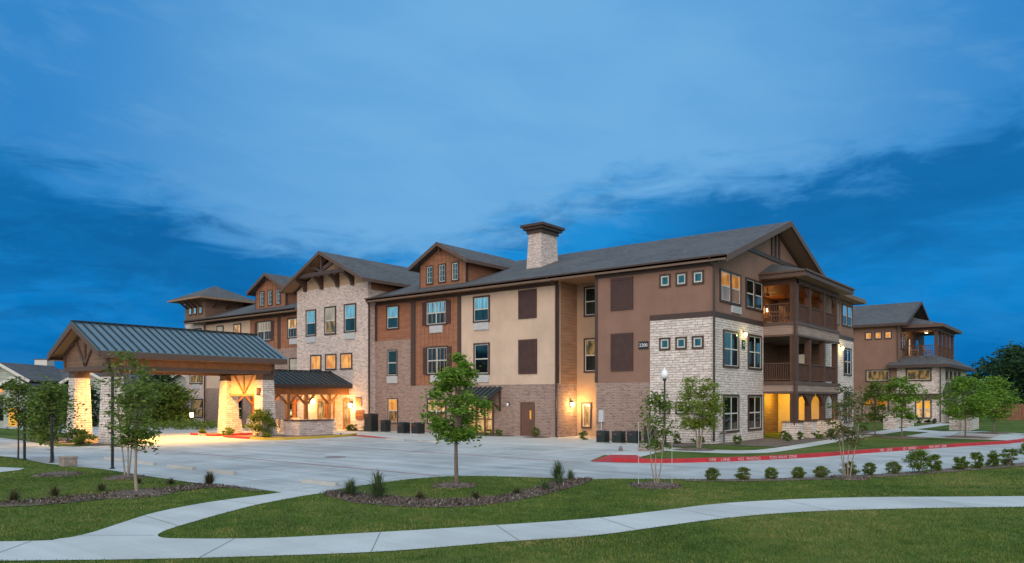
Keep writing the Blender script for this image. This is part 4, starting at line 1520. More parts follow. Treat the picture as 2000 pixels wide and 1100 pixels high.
for a in (-2.92, -2.0, -1.07):
    window(B, FB, a - 0.34, a + 0.34, 8.50, 9.28, 'fixed', up='lit', trim=0.09)
window(B, FB, -3.20, -0.85, 4.15, 5.40, 'fixed', up='litdim', trim=0.12)
window(B, FBs, 0.55, 2.85, 4.15, 5.42, 'fixed', up='litdim', trim=0.14)
window(B, FB, -3.6, -1.0, 0.70, 2.55, 'pair', up='gold', low='lit2', trim=0.14)
window(B, FBs, 1.40, 2.85, 0.45, 2.33, 'pair', up='gold', low='lit2', trim=0.10)
window(B, FBs, 0.05, 0.60, 0.45, 2.30, 'fixed', up='g_dark', trim=0.08)
window(B, Face('E', -0.26), 47.25, 49.2, 7.5, 9.35, 'pair', up='g_dark', low='g_dark')
for yy in (49.4, 51.9, 54.6, 57.4):
    window(B, EB, yy - 0.75, yy + 0.75, 4.25, 5.38, 'fixed', up='g_low', trim=0.10)
window(B, Face('E', -0.3), 54.6, 56.6, 7.0, 9.0, 'fixed', up='g_up', trim=0.1)
window(B, Face('E', -0.3), 51.0, 52.2, 6.9, 8.9, 'fixed', up='lit2', trim=0.1)
# porch roof at the side entrance
g = MB()
g.quad((3.3, 47.0, 3.05), (5.6, 47.0, 3.05), (3.6, 49.0, 4.1), (3.57, 49.0, 4.1))
g.quad((5.6, 47.0, 3.05), (5.6, 56.0, 3.05), (3.6, 55.0, 4.1), (3.6, 49.0, 4.1))
pr2 = obj('porch_roof', g, 'shingle', B)
g = MB()
g.box(3.6, 5.6, 46.93, 47.0, 2.80, 3.08)
g.box(5.6, 5.67, 46.93, 56.0, 2.80, 3.08)
g.box(3.6, 5.6, 47.0, 56.0, 2.84, 2.87)
obj('fascia', g, 'darktrim', pr2)
for yy in (47.3, 51.0, 55.6):
    g = MB().box(5.2, 5.45, yy - 0.12, yy + 0.12, 0, 2.82)
    obj('post', g, 'timber', B)
downspout(B, [(3.62, 45.3, 5.5), (3.62, 45.42, 5.0), (3.62, 45.42, 0.1)])
downspout(B, [(-0.15, 44.9, 9.8), (-0.18, 45.45, 9.3), (-0.18, 45.45, 6.4)])
g = MB().lathe((1.2, 52.5, 9.45), [(0.14, 0.03), (0.13, -0.03)], 12)
o = obj('ceiling_light', g, 'lampglass', B)
point_light('lamp_light', (1.2, 52.5, 9.2), 60.0, (1.0, 0.5, 0.15), 0.1, o)
B = Bmain

# ------------------------------------------------------------------ houses far on the left
def house(label, loc, ang, parts):
    """parts are built in the house's own frame (front faces -Y) and turned with it"""
    H_ = thing('cottage', label, 'house', (0, 0, 0), 'cottages across the drive')
    for p in parts:
        kind, mats, g = p
        obj(kind, g, mats, H_)
    H_.location = loc
    H_.rotation_euler = (0, 0, ang)
    return H_
def gable_mass(parts, x0, x1, y0, y1, zw, zr, wallmat, axis='y', over=0.5):
    """walls with a gable roof whose ridge runs along axis"""
    g = MB()
    r = MB()
    t = MB()
    if axis == 'y':
        c = (x0 + x1) / 2
        g.prism([(x0, y0, 0), (x1, y0, 0), (x1, y0, zw), (c, y0, zr), (x0, y0, zw)], (0, y1 - y0, 0))
        sl_ = (zr - zw) / (c - x0)
        for s in (-1, 1):
            xe = c + s * (c - x0 + over)
            ze_ = zw - over * sl_
            ring = [(xe, y0 - over, ze_ + .15), (xe, y1, ze_ + .15), (c, y1, zr + .15), (c, y0 - over, zr + .15)]
            if s < 0:
                ring = ring[::-1]
            r.hexa([(a, b, q - .14) for a, b, q in ring], ring)
            t.beam((xe, y0 - over - .04, ze_ + .05), (c, y0 - over - .04, zr + .05), .06, .24)
    else:
        c = (y0 + y1) / 2
        g.prism([(x0, y0, 0), (x0, y1, 0), (x0, y1, zw), (x0, c, zr), (x0, y0, zw)], (x1 - x0, 0, 0))
        sl_ = (zr - zw) / (c - y0)
        ze_ = zw - over * sl_
        r.hexa([(x0 - over, y0 - over, ze_), (x1 + over, y0 - over, ze_), (x1 + over, c, zr), (x0 - over, c, zr)], [(x0 - over, y0 - over, ze_ + .15), (x1 + over, y0 - over, ze_ + .15), (x1 + over, c, zr + .15), (x0 - over, c, zr + .15)])
        r.hexa([(x0 - over, c, zr), (x1 + over, c, zr), (x1 + over, y1 + over, ze_), (x0 - over, y1 + over, ze_)], [(x0 - over, c, zr + .15), (x1 + over, c, zr + .15), (x1 + over, y1 + over, ze_ + .15), (x0 - over, y1 + over, ze_ + .15)])
        t.box(x0 - over, x1 + over, y0 - over - .05, y0 - over, ze_ - .08, ze_ + .16)
    parts += [('wall', wallmat, g), ('roof', 'shingle', r), ('fascia', 'white' if axis == 'y' else 'trim', t)]
FACE = math.atan2(0.6225, 0.7826)                                     # turned to face the street where the photo is taken
pts = []
gable_mass(pts, -13.0, -0.3, 4.0, 11.0, 3.7, 5.15, 'graysiding', 'x')
gable_mass(pts, -7.3, -2.7, 0.0, 7.5, 4.15, 5.45, 'graysiding', 'y')
gable_mass(pts, -4.4, -2.2, -0.6, 3.0, 3.55, 4.2, 'graysiding', 'y')
gable_mass(pts, -0.9, 2.7, 3.0, 9.0, 4.0, 4.95, 'graysiding', 'y')
g = MB()
g.hexa([(-9.5, -1.6, 1.75), (-4.5, -1.6, 1.75), (-4.5, 0.2, 2.75), (-9.5, 0.2, 2.75)], [(-9.5, -1.6, 1.85), (-4.5, -1.6, 1.85), (-4.5, 0.2, 2.85), (-9.5, 0.2, 2.85)])
pts.append(('porch_roof', 'shingle', g))
g = MB().box(-6.4, -5.2, 6.8, 8.0, 4.6, 6.18)
pts.append(('chimney', 'white', g))
g = MB().box(-6.45, -5.15, 6.75, 8.05, 6.18, 6.26)
pts.append(('chimney_cap', 'darktrim', g))
g = MB().box(-5.4, -4.6, -0.06, 0.0, 0.5, 1.55)
pts.append(('window', 'g_dark', g))
g = MB().box(-6.9, -5.7, -0.06, 0.0, 0.5, 1.55)
pts.append(('window', 'litdim', g))
g = MB().box(-3.9, -3.2, -0.68, -0.6, 0.0, 1.6)
pts.append(('door', 'gold', g))
g = MB().box(-5.4, -4.7, -0.06, 0.0, 2.95, 3.4)
pts.append(('window', 'lit', g))
house('grey green gabled cottage with square brick chimney at far left', (-55.5, -11.3, 0), FACE, pts)
pts = []
gable_mass(pts, -7.0, 9.0, 4.0, 12.0, 3.6, 5.2, 'graysiding', 'x')
gable_mass(pts, 0.6, 4.4, 1.0, 8.0, 4.1, 5.1, 'graysiding', 'y')
gable_mass(pts, -0.1, 2.5, 0.0, 3.0, 3.2, 4.1, 'graysiding', 'y')
gable_mass(pts, -6.6, -4.0, 2.0, 8.0, 3.9, 4.8, 'graysiding', 'y')
g = MB().box(-1.1, 0.0, 3.92, 4.0, 2.4, 3.4)
pts.append(('window', 'gold', g))
house('grey green cottage behind the hedge, seen between the stone piers', (-62.9, 0.7, 0), FACE, pts)

# ------------------------------------------------------------------ ground, paving, kerbs
def poly(name, pts, z, mat, kind='structure'):
    from mathutils.geometry import tessellate_polygon
    P3 = [Vector((x, y, z)) for x, y in pts]
    me = bpy.data.meshes.new(name)
    tris = tessellate_polygon([P3])
    fs = []
    for t in tris:
        a, b, c = (P3[k] for k in t)
        fs.append(t if (b - a).cross(c - a).z > 0 else t[::-1])
    me.from_pydata([tuple(p) for p in P3], [], fs)
    me.materials.append(M[mat])
    me.update()
    o = bpy.data.objects.new(name, me)
    COL.objects.link(o)
    o['kind'] = kind
    return o
def curve(pts, n=6):
    """smooth a polyline through its points"""
    P_ = [Vector((p[0], p[1], 0)) for p in pts]
    P_ = [P_[0] * 2 - P_[1]] + P_ + [P_[-1] * 2 - P_[-2]]
    out = []
    for i in range(1, len(P_) - 2):
        a, b, c, d_ = P_[i - 1:i + 3]
        for k in range(n):
            t = k / n
            q = 0.5 * (2 * b + (c - a) * t + (2 * a - 5 * b + 4 * c - d_) * t * t + (3 * b - a - 3 * c + d_) * t ** 3)
            out.append((q.x, q.y))
    out.append((pts[-1][0], pts[-1][1]))
    return out

g = MB().quad((-500, -400, 0), (500, -400, 0), (500, 700, 0), (-500, 700, 0))
struct(obj('ground', g, 'lawn'))

near_left = [(-70, -26.2), (-40, -26.6), (-21.6, -26.9), (-18.75, -26.62), (-14.45, -26.97), (-10.66, -26.62), (-6.89, -26.8), (-4.37, -26.85), (-1.84, -26.6), (-0.2, -26.59)]
near_right = curve([(0.58, -25.97), (0.28, -24.53), (0.10, -22.16), (1.0, -20.36), (4.13, -19.02), (4.86, -18.35), (6.84, -16.87), (8.49, -15.37), (10.11, -13.12), (11.25, -10.75), (12.44, -7.7), (14.08, -3.71)]) + [(15.6, 1.0), (17.5, 10.0), (18.3, 22.0), (19.0, 60.0)]
kerb_line = curve([(0.72, -13.2), (3.08, -12.74), (4.81, -10.64), (6.01, -8.46), (7.16, -5.71), (8.25, -1.86), (9.57, 2.21), (11.1, 6.89), (12.36, 10.12)], 5) + [(12.9, 13.0), (13.0, 16.13), (13.0, 60.0)]
lot = near_left + near_right + kerb_line[::-1] + [(-0.4, -10.4), (-0.9, -7.2), (-7.99, -7.2), (-19.0, -7.3), (-21.0, -6.9), (-22.5, -5.0), (-24.0, -4.0), (-34.0, -4.0), (-44.0, -3.0), (-60, -3.0)]
poly('parking_lot', lot, 0.006, 'lot')
# entrance apron along the building
poly('pavement', [(-23.2, -6.9), (-21.0, -6.9), (-19.0, -7.3), (-7.99, -7.2), (-0.9, -7.2), (-0.4, -10.4), (1.33, -10.35), (0.47, -6.37), (-0.7, -4.05), (-1.5, -3.2), (-7.3, -0.0), (-7.3, 2.6), (-10.4, 2.6), (-10.4, 0.5), (-27.4, 0.5), (-27.4, -0.25), (-36.4, -0.25), (-36.4, -9.2), (-28.0, -9.2), (-27.8, -4.2), (-23.4, -4.2)], 0.012, 'walkway')
# garden walk past the gable end
wu = curve([(-0.71, -4.05), (2.05, -4.23), (3.32, -3.66), (3.69, -2.0), (3.72, 1.58), (3.66, 6.28), (3.50, 11.96), (3.22, 19.84), (3.09, 27.75), (3.4, 33.69), (3.6, 45.0)], 4)
wl = curve([(0.47, -6.37), (2.93, -6.28), (4.06, -5.58), (4.73, -4.25), (4.80, -0.7), (4.75, 3.95), (4.60, 9.64), (4.52, 17.0), (4.72, 27.8), (4.9, 34.0), (5.0, 45.0)], 4)
poly('garden_path', wu + wl[::-1], 0.012, 'walkway')
poly('garden_path', [(4.72, 27.8), (4.60, 24.0), (6.95, 22.5), (9.0, 24.5), (11.8, 22.0), (12.6, 24.0), (9.3, 27.2), (6.9, 25.2)], 0.010, 'walkway')
poly('garden_path', [(6.3, 15.0), (8.7, 14.3), (8.2, 24.0), (6.5, 25.0)], 0.011, 'walkway')
poly('garden_path', [(11.0, 14.0), (12.6, 13.6), (12.7, 21.5), (10.9, 22.2)], 0.011, 'walkway')
poly('brick_paving', [(8.7, 14.3), (11.0, 14.0), (10.9, 22.2), (8.3, 23.6)], 0.010, 'brick')
# pavement in the foreground and the branch to the parking lot
bot = curve([(-6.0, -43.0), (-1.0, -38.6), (1.5, -36.2), (3.62, -34.13), (5.02, -32.89), (6.3, -31.59), (7.62, -30.04), (8.6, -28.25), (9.47, -26.8), (9.92, -25.36), (10.44, -23.72), (11.21, -22.07), (12.53, -20.36), (15.14, -17.79), (22.0, -11.8), (34, -2)], 4)
topr = curve([(33, 1.0), (21.2, -9.6), (14.97, -15.56), (12.02, -18.15), (10.5, -19.96), (9.54, -21.62), (9.0, -23.43), (8.38, -25.29), (6.89, -27.91), (6.0, -29.3), (5.14, -30.56), (3.97, -31.55), (3.51, -31.67), (3.12, -31.42), (2.75, -30.92), (2.0, -29.63), (1.29, -28.18), (0.85, -26.6), (0.80, -25.9)], 4)
topl = curve([(-0.20, -26.40), (-0.08, -27.3), (0.09, -28.81), (0.65, -30.29), (1.56, -31.49), (2.20, -32.3), (2.36, -32.85), (1.86, -33.58), (-3.0, -38.0), (-7.6, -41.9)], 4)
walkpoly = bot + topr + topl
poly('footpath', walkpoly, 0.012, 'walkway')
def jl(name, segs, w, z, mat):
    g = MB()
    for a, b in segs:
        A, B_ = Vector((a[0], a[1], z)), Vector((b[0], b[1], z))
        s = (B_ - A).cross(Vector((0, 0, 1))).normalized() * (w / 2)
        g.quad(A - s, A + s, B_ + s, B_ - s)
    o = obj(name, g, mat)
    return struct(o)
jl('pavement_joints', [((0.2, -35.0), (2.3, -37.2)), ((2.2, -33.2), (3.4, -34.4)), ((4.75, -30.95), (5.75, -32.15)), ((6.25, -28.95), (7.45, -30.2)), ((7.35, -27.0), (8.70, -28.0)), ((8.45, -25.0), (9.75, -25.8)), ((9.15, -22.9), (10.55, -23.5)), ((10.5, -20.0), (11.95, -21.1)), ((12.9, -17.3), (14.3, -18.6)),
                       ((0.05, -28.4), (1.35, -28.3)), ((0.9, -30.7), (2.7, -30.9)), ((2.25, -32.55), (3.35, -31.67))], 0.016, 0.0165, 'jointline')
# stall lines, fire lane lines
segs = []
for k in range(8):
    xx = -19.8 + k * 2.72
    segs.append(((xx, -13.9), (xx, -8.9)))
for k in range(7):
    xx = -17.0 + k * 2.72
    segs.append(((xx, -26.2), (xx, -21.3)))
jl('road_markings', segs, 0.10, 0.011, 'stripe')
jl('road_markings', [((-22.0, -20.75), (-6.67, -21.0)), ((-6.67, -21.0), (0.12, -21.06)), ((-20.0, -13.4), (-6.0, -13.98)), ((-6.0, -13.98), (0.95, -14.15))], 0.11, 0.0115, 'redline')
poly('road_markings', [(-22.2, -5.3), (-17.4, -6.9), (-18.6, -7.2), (-22.9, -6.3)], 0.0165, 'redpaint')

def kerb(name, line, w, h, mat, side=1.0):
    g = MB()
    L_ = [Vector((p[0], p[1], 0)) for p in line]
    nrm = []
    for i in range(len(L_)):
        t = (L_[min(i + 1, len(L_) - 1)] - L_[max(i - 1, 0)]).normalized()
        nrm.append(Vector((-t.y, t.x, 0)) * side)
    for i in range(len(L_) - 1):
        a, b = L_[i], L_[i + 1]
        c, e = b + nrm[i + 1] * w, a + nrm[i] * w
        ring = [a, b, c, e] if side > 0 else [e, c, b, a]
        g.hexa([(p.x, p.y, 0.0) for p in ring], [(p.x, p.y, h) for p in ring])
    return struct(obj(name, g, mat))
rk = kerb('kerb', kerb_line[2:], 0.20, 0.16, 'redpaint')
poly('kerb_ramp', [(0.94, -13.57), (-0.23, -10.15), (0.73, -9.57), (2.43, -11.77), (2.72, -12.88), (1.91, -13.39)], 0.016, 'redpaint')
def kerb_words(words, s0, gap, size, parent):
    """lettering set word by word along the kerb's road face"""
    Ls = [Vector((p[0], p[1], 0)) for p in kerb_line]
    pos = s0
    for wd in words:
        wl_ = len(wd) * size * 0.66
        tgt = pos + wl_ / 2
        acc = 0
        for a, b in zip(Ls[:-1], Ls[1:]):
            d_ = (b - a).length
            if acc + d_ > tgt:
                t = (b - a).normalized()
                q = a + t * (tgt - acc)
                nn = Vector((t.y, -t.x, 0))
                text_mesh('lettering', wd, size, q + nn * 0.012 + Vector((0, 0, 0.082)), t, 'wornletter', parent, 0.003)
                break
            acc += d_
        pos += wl_ + gap
kerb_words(['FIRE', 'LANE'], 4.75, 0.12, 0.17, rk)
kerb_words(['NO', 'PARKING'], 6.15, 0.12, 0.17, rk)
kerb_words(['TOW', 'AWAY', 'ZONE'], 7.75, 0.12, 0.17, rk)
kerb_words(['FIRE', 'LANE'], 15.3, 0.15, 0.18, rk)
kerb_words(['NO', 'PARKING'], 17.3, 0.15, 0.18, rk)
kerb_words(['TOW', 'AWAY', 'ZONE'], 19.6, 0.15, 0.18, rk)
# planted islands at the shelter piers
poly('planting_bed', [(-31.0, -12.3), (-28.3, -12.3), (-28.3, -9.4), (-31.0, -9.4)], 0.10, 'mulch')
k1 = kerb('kerb', [(-31.1, -12.4), (-28.2, -12.4), (-28.2, -9.3)], 0.15, 0.14, 'redpaint')
text_mesh('lettering', 'NO PARKING', 0.16, (-29.6, -12.412, 0.07), (1, 0, 0), 'letter', k1, 0.003)
poly('planting_bed', [(-26.5, -12.6), (-21.4, -12.3), (-21.6, -7.1), (-24.9, -7.1), (-24.9, -9.3), (-26.5, -9.3)], 0.10, 'mulch')
kerb('kerb', [(-26.6, -12.7), (-23.57, -12.75)], 0.15, 0.14, 'redpaint')
kerb('kerb', curve([(-23.57, -12.75), (-22.2, -12.7), (-21.3, -12.2), (-21.15, -10.5), (-21.3, -8.5), (-21.6, -6.9), (-22.4, -5.6)], 5), 0.15, 0.14, 'yellowpaint')
poly('planting_bed', curve([(-33.0, -21.5), (-28.6, -21.9), (-24.6, -21.6), (-23.9, -20.0), (-24.6, -18.4), (-28.0, -18.1), (-31.5, -18.4), (-33.5, -20.0), (-33.0, -21.5)], 3)[:-1], 0.05, 'mulch')
poly('lawn', [(-58, -20.5), (-34, -21.6), (-25.5, -22.6), (-24.2, -22.0), (-25.0, -17.8), (-40, -16.5), (-58, -16.0)], 0.03, 'lawn')
# mulch beds
def bed(pts, z=0.018, n=4):
    jr = random.Random(len(pts) * 31 + int(pts[0][0] * 10))
    return poly('mulch_bed', [(a + jr.uniform(-.045, .045), b + jr.uniform(-.045, .045)) for a, b in curve(pts, n * 2)], z, 'mulch', 'stuff')
bed([(0.96, -26.19), (2.24, -26.61), (3.28, -26.69), (4.76, -26.15), (5.49, -24.95), (5.42, -22.52), (4.6, -19.2), (4.15, -19.14), (4.07, -20.64), (4.72, -22.99), (4.54, -24.5), (3.56, -25.34), (1.63, -25.56), (0.65, -25.63), (0.96, -26.19)])
bed([(-3.6, -32.4), (-3.38, -30.88), (-3.32, -29.73), (-3.25, -28.46), (-3.4, -26.9), (-1.0, -26.72), (-0.9, -26.95), (-2.5, -27.13), (-2.4, -28.87), (-2.41, -30.11), (-2.41, -31.23), (-2.9, -32.3), (-3.6, -32.4)])
bed([(6.6, -17.2), (7.9, -16.1), (9.0, -14.8), (10.3, -13.1), (11.35, -10.9), (12.5, -7.8), (14.1, -3.8), (15.0, -1.0), (15.6, -1.4), (14.7, -4.4), (13.0, -8.6), (11.9, -11.2), (10.8, -13.4), (9.4, -15.4), (8.0, -16.9), (6.9, -17.6), (6.6, -17.2)])
bed([(0.08, -3.3), (0.08, 7.0), (0.1, 7.4), (2.3, 7.0), (3.55, 7.0), (3.6, 1.6), (3.5, -2.0), (3.0, -3.5), (2.0, -4.1), (-0.6, -3.9), (-1.8, -1.6), (-3.6, -0.5), (-3.7, -0.06), (-0.1, -0.06), (0.08, -3.3)], 0.016, 3)
bed([(2.1, 7.4), (3.5, 7.6), (3.45, 12.0), (3.1, 22.0), (1.1, 22.0), (1.1, 16.8), (2.4, 16.5), (2.1, 7.4)], 0.014, 3)
bed([(-18.6, 0.3), (-14.0, 0.3), (-13.6, -0.9), (-16.0, -1.6), (-18.4, -1.4), (-18.6, 0.3)], 0.02, 3)
bed([(-12.1, 0.3), (-10.8, 0.25), (-10.7, -0.8), (-11.6, -1.1), (-12.4, -0.6), (-12.1, 0.3)], 0.02, 3)
bed([(-28.6, -0.5), (-25.6, -0.2), (-25.8, -1.8), (-28.6, -1.6), (-28.6, -0.5)], 0.022, 3)
def ring(x, y, r, sx=1.0):
    g = MB()
    n = 26
    prev = None
    rr = [r * (1 + rng.uniform(-.12, .12)) for _ in range(n)]
    v0 = [(x + rr[i] * math.cos(2 * math.pi * i / n), y + rr[i] * math.sin(2 * math.pi * i / n), 0.012) for i in range(n)]
    v1 = [(x + rr[i] * .55 * math.cos(2 * math.pi * i / n), y + rr[i] * .55 * math.sin(2 * math.pi * i / n), 0.075) for i in range(n)]
    g.hexa(v0, v1)
    o = obj('mulch_bed', g, 'mulch')
    o['kind'] = 'stuff'
for x, y, r in ((2.35, -22.75, .64), (-2.75, -29.15, .84), (-7.0, -27.5, .62), (-9.6, -28.4, .72), (6.75, -19.3, .75), (10.42, -13.8, .6), (1.25, -4.9, .95), (6.6, 13.3, 1.3), (9.6, 16.3, 1.3), (10.2, 24.3, 1.1), (4.3, 15.9, .9)):
    ring(x, y, r)
# loose bark chips and pebbles on the near beds
def inside(px, py, pg):
    pg = np.asarray(pg)
    x0, y0 = pg[:, 0], pg[:, 1]
    x1, y1 = np.roll(x0, -1), np.roll(y0, -1)
    c = np.zeros(len(px), bool)
    for a, b, cc, dd in zip(x0, y0, x1, y1):
        if b == dd:
            continue
        hit = ((b > py) != (dd > py)) & (px < (cc - a) * (py - b) / (dd - b) + a)
        c ^= hit
    return c
nr = np.random.default_rng(5)
def chips(name, polys, dens, size, mat, z=0.02):
    Vs, Fs, base = [], [], 0
    for pg in polys:
        pg = np.asarray(pg)
        lo, hi = pg.min(0), pg.max(0)
        n = int((hi - lo).prod() * dens)
        p = nr.uniform(lo, hi, (n, 2))
        p = p[inside(p[:, 0], p[:, 1], pg)]
        n = len(p)
        if not n:
            continue
        a = nr.uniform(0, 6.28, n)
        L_ = size * nr.uniform(.5, 1.5, n)
        w = L_ * nr.uniform(.2, .5, n)
        dx, dy = np.cos(a), np.sin(a)
        zz = z + nr.uniform(0, .03, n)
        tl = nr.uniform(-.5, .5, n) * w
        v = np.stack([np.stack([p[:, 0] + dx * L_ * s - dy * w * t, p[:, 1] + dy * L_ * s + dx * w * t, zz + tl * t + .02 * s], 1) for s, t in ((-1, -1), (1, -1), (1, 1), (-1, 1))], 1).reshape(-1, 3)
        Vs.append(v)
        Fs.append(np.arange(n * 4).reshape(-1, 4) + base)
        base += n * 4
    o = npmesh(name, np.concatenate(Vs), np.concatenate(Fs), mat)
    o['kind'] = 'stuff'
    return o
bed_polys = [curve([(0.96, -26.19), (2.24, -26.61), (3.28, -26.69), (4.76, -26.15), (5.49, -24.95), (5.42, -22.52), (4.6, -19.2), (4.15, -19.14), (4.07, -20.64), (4.72, -22.99), (4.54, -24.5), (3.56, -25.34), (1.63, -25.56), (0.65, -25.63)], 3),
             [(-3.6, -32.4), (-3.3, -28.46), (-3.4, -26.9), (-1.0, -26.72), (-2.5, -27.13), (-2.4, -31.23)]]
def circ(x, y, r):
    return [(x + r * math.cos(k * .5236), y + r * math.sin(k * .5236)) for k in range(12)]
rings_ = [circ(2.35, -22.75, .6), circ(-2.75, -29.15, .8), circ(-7.0, -27.5, .55), circ(-9.6, -28.4, .66), circ(6.75, -19.3, .7), circ(10.42, -13.8, .55)]
chips('bark_chips', bed_polys + rings_, 500, 0.024, 'mulch', 0.035)
chips('pale_pebbles', bed_polys + [circ(-2.75, -29.15, .85), circ(-2.75, -29.15, .85)], 14, 0.018, 'block', 0.04)

# turf blades on the lawns near the camera
lawn_left = topl[:-8] + near_left[::-1][:7]
def turf(polys, dens, hgt):
    out = []
    for pg, near in polys:
        pg = np.asarray(pg)
        lo, hi = pg.min(0), pg.max(0)
        n = int((hi - lo).prod() * dens)
        p = nr.uniform(lo, hi, (n, 2))
        m = inside(p[:, 0], p[:, 1], pg)
        for q in near:
            m &= ~inside(p[:, 0], p[:, 1], q)
        d_ = p - np.array((CAM.x, CAM.y))
        dist = np.hypot(d_[:, 0], d_[:, 1])
        f = d_[:, 0] * FWD.x + d_[:, 1] * FWD.y
        s = np.abs(d_[:, 0] * RGT.x + d_[:, 1] * RGT.y)
        m &= (f > 5.0) & (s < f * 0.95 + 9.0)
        m &= nr.uniform(0, 1, n) < np.clip((13.0 / dist) ** 1.6, .05, 1)
        out.append(np.concatenate([p[m], dist[m, None]], 1))
    q = np.concatenate(out)
    n = len(q)
    a = nr.uniform(0, 6.28, n)
    lean = nr.uniform(.1, .8, n)
    h = hgt * nr.uniform(.5, 1.35, n)
    w = .006 * (q[:, 2] / 13.0) ** .7 * nr.uniform(.8, 1.6, n)
    bx_, by_ = np.cos(a) * w, np.sin(a) * w
    la = nr.uniform(0, 6.28, n)
    tx, ty = np.cos(la) * lean * h, np.sin(la) * lean * h
    z0 = np.zeros(n)
    v = np.stack([np.stack([q[:, 0] - bx_, q[:, 1] - by_, z0], 1), np.stack([q[:, 0] + bx_, q[:, 1] + by_, z0], 1), np.stack([q[:, 0] + tx, q[:, 1] + ty, h], 1)], 1).reshape(-1, 3)
    o = npmesh('grass', v, np.arange(n * 3).reshape(-1, 3), 'blade')
    o['kind'] = 'stuff'
left_poly = [(-0.20, -26.62)] + topl[1:-4] + [(-9.5, -40), (-26, -34), (-24.9, -27.1), (-18.75, -26.85), (-14.45, -27.15), (-10.66, -26.9), (-6.89, -27.0), (-4.37, -27.0), (-1.84, -26.8)]
right_poly = topr[4:-2] + [(0.62, -26.1)] + near_right[:-3] + [(17.5, -3.0), (22, -8.5)]
front_poly = bot[4:-3] + [(24, -14), (20, -34), (12, -40), (2, -40)]
PATH_END = [(-20.0, -30.8), (-14.15, -28.6), (-13.03, -28.2), (-12.35, -28.6), (-12.03, -29.26), (-15.2, -33.2)]
turf([(left_poly, bed_polys[1:] + rings_ + [PATH_END]), (right_poly, bed_polys[:1] + rings_ + [[(6.6, -17.2), (9.0, -14.8), (11.35, -10.9), (15.0, -1.0), (15.6, -1.4), (11.9, -11.2), (9.4, -15.4), (6.9, -17.6)]]), (front_poly, [])], 1100, 0.036)

# ------------------------------------------------------------------ plants
def leaves(n, cl, sig, size, rg, flat=0.35):
    """n leaf quads scattered round cluster points cl (k,3)"""
    k = rg.integers(0, len(cl), n)
    sg = np.asarray(sig)
    c = cl[k] + rg.normal(0, 1, (n, 3)) * np.array((1.12, 1.12, .62)) * (sg[k, None] if sg.ndim else sg)
    u = rg.normal(0, 1, (n, 3))
    u[:, 2] *= flat
    u /= np.linalg.norm(u, axis=1)[:, None]
    w = rg.normal(0, 1, (n, 3))
    v = np.cross(u, w)
    v /= np.linalg.norm(v, axis=1)[:, None]
    s = size * rg.uniform(.45, 1.55, n)[:, None]
    V = np.stack([c - u * s, c + v * s * .42, c + u * s, c - v * s * .42], 1).reshape(-1, 3)
    return V, np.arange(n * 4).reshape(-1, 4)

def tree(name, label, loc, h, zb, width, mat, seed, n_leaf, leaf, n_cl=45, trunk=0.05, stems=1, bark='bark', group=None, profile=None, sig=0.14, cat='tree', spread=0.0, dy=0.0):
    rg = np.random.default_rng(seed)
    rr = random.Random(seed)
    x, y = loc
    T_ = thing(name, label, cat, (x, y, 0), group)
    R_ = width / 2
    prof = profile or (lambda t: math.sin(math.pi * (0.12 + 0.80 * t)) ** 0.8)
    cl = []
    while len(cl) < n_cl:
        t = rg.uniform(0, 1)
        rad = R_ * prof(t) * math.sqrt(rg.uniform(0.05, 1))
        an = rg.uniform(0, 6.283)
        cl.append((x + rad * math.cos(an), y + rad * math.sin(an), zb + (h - zb) * t))
    cl = np.array(cl)
    sg = sig * rg.uniform(.55, 1.35, n_cl)
    V, F = leaves(n_leaf, cl, sg, leaf, rg)
    V[:, 2] = np.maximum(V[:, 2], 0.03)
    npmesh('crown', V, F, mat, T_)
    g = MB()
    tops = []
    for s in range(stems):
        an = 6.283 * s / max(1, stems) + rr.uniform(-.4, .4)
        ox, oy = (0.05 + trunk) * (stems > 1) * math.cos(an), (0.05 + trunk) * (stems > 1) * math.sin(an)
        sx_, sy_ = spread * math.cos(an), spread * math.sin(an)
        z1 = zb + (h - zb) * (0.25 if stems == 1 else 0.45)
        pts_ = [(x + ox + sx_ * q + rr.uniform(-.02, .02), y + oy + sy_ * q + rr.uniform(-.02, .02), z1 * q) for q in (0, .3, .65, 1)]
        top = (x + ox * .5 + sx_ * 1.3, y + oy * .5 + sy_ * 1.3, zb + (h - zb) * .85)
        pts_.append(top)
        g.tube(pts_, [trunk * 1.25, trunk, trunk * .85, trunk * .65, trunk * .15], 7)
        tops.append(pts_)
    for i in range(min(n_cl, 26)):
        st = tops[i % len(tops)]
        c = cl[i]
        q = rr.uniform(.15, .8)
        za = min(zb * .85 + (c[2] - zb) * .45, st[-1][2])
        if za < st[3][2]:
            f = max(za / max(st[3][2], .01), .5)
            a = Vector(st[2]).lerp(Vector(st[3]), max(0, (f - .65) / .35))
        else:
            f = (za - st[3][2]) / max(st[4][2] - st[3][2], .01)
            a = Vector(st[3]).lerp(Vector(st[4]), min(1, f))
        m_ = a.lerp(Vector(c), .5) + Vector((0, 0, .06 * (h - zb)))
        g.tube([a, m_, Vector(c)], [trunk * .38, trunk * .25, trunk * .08], 5)
    obj('trunk', g, bark, T_)
    return T_

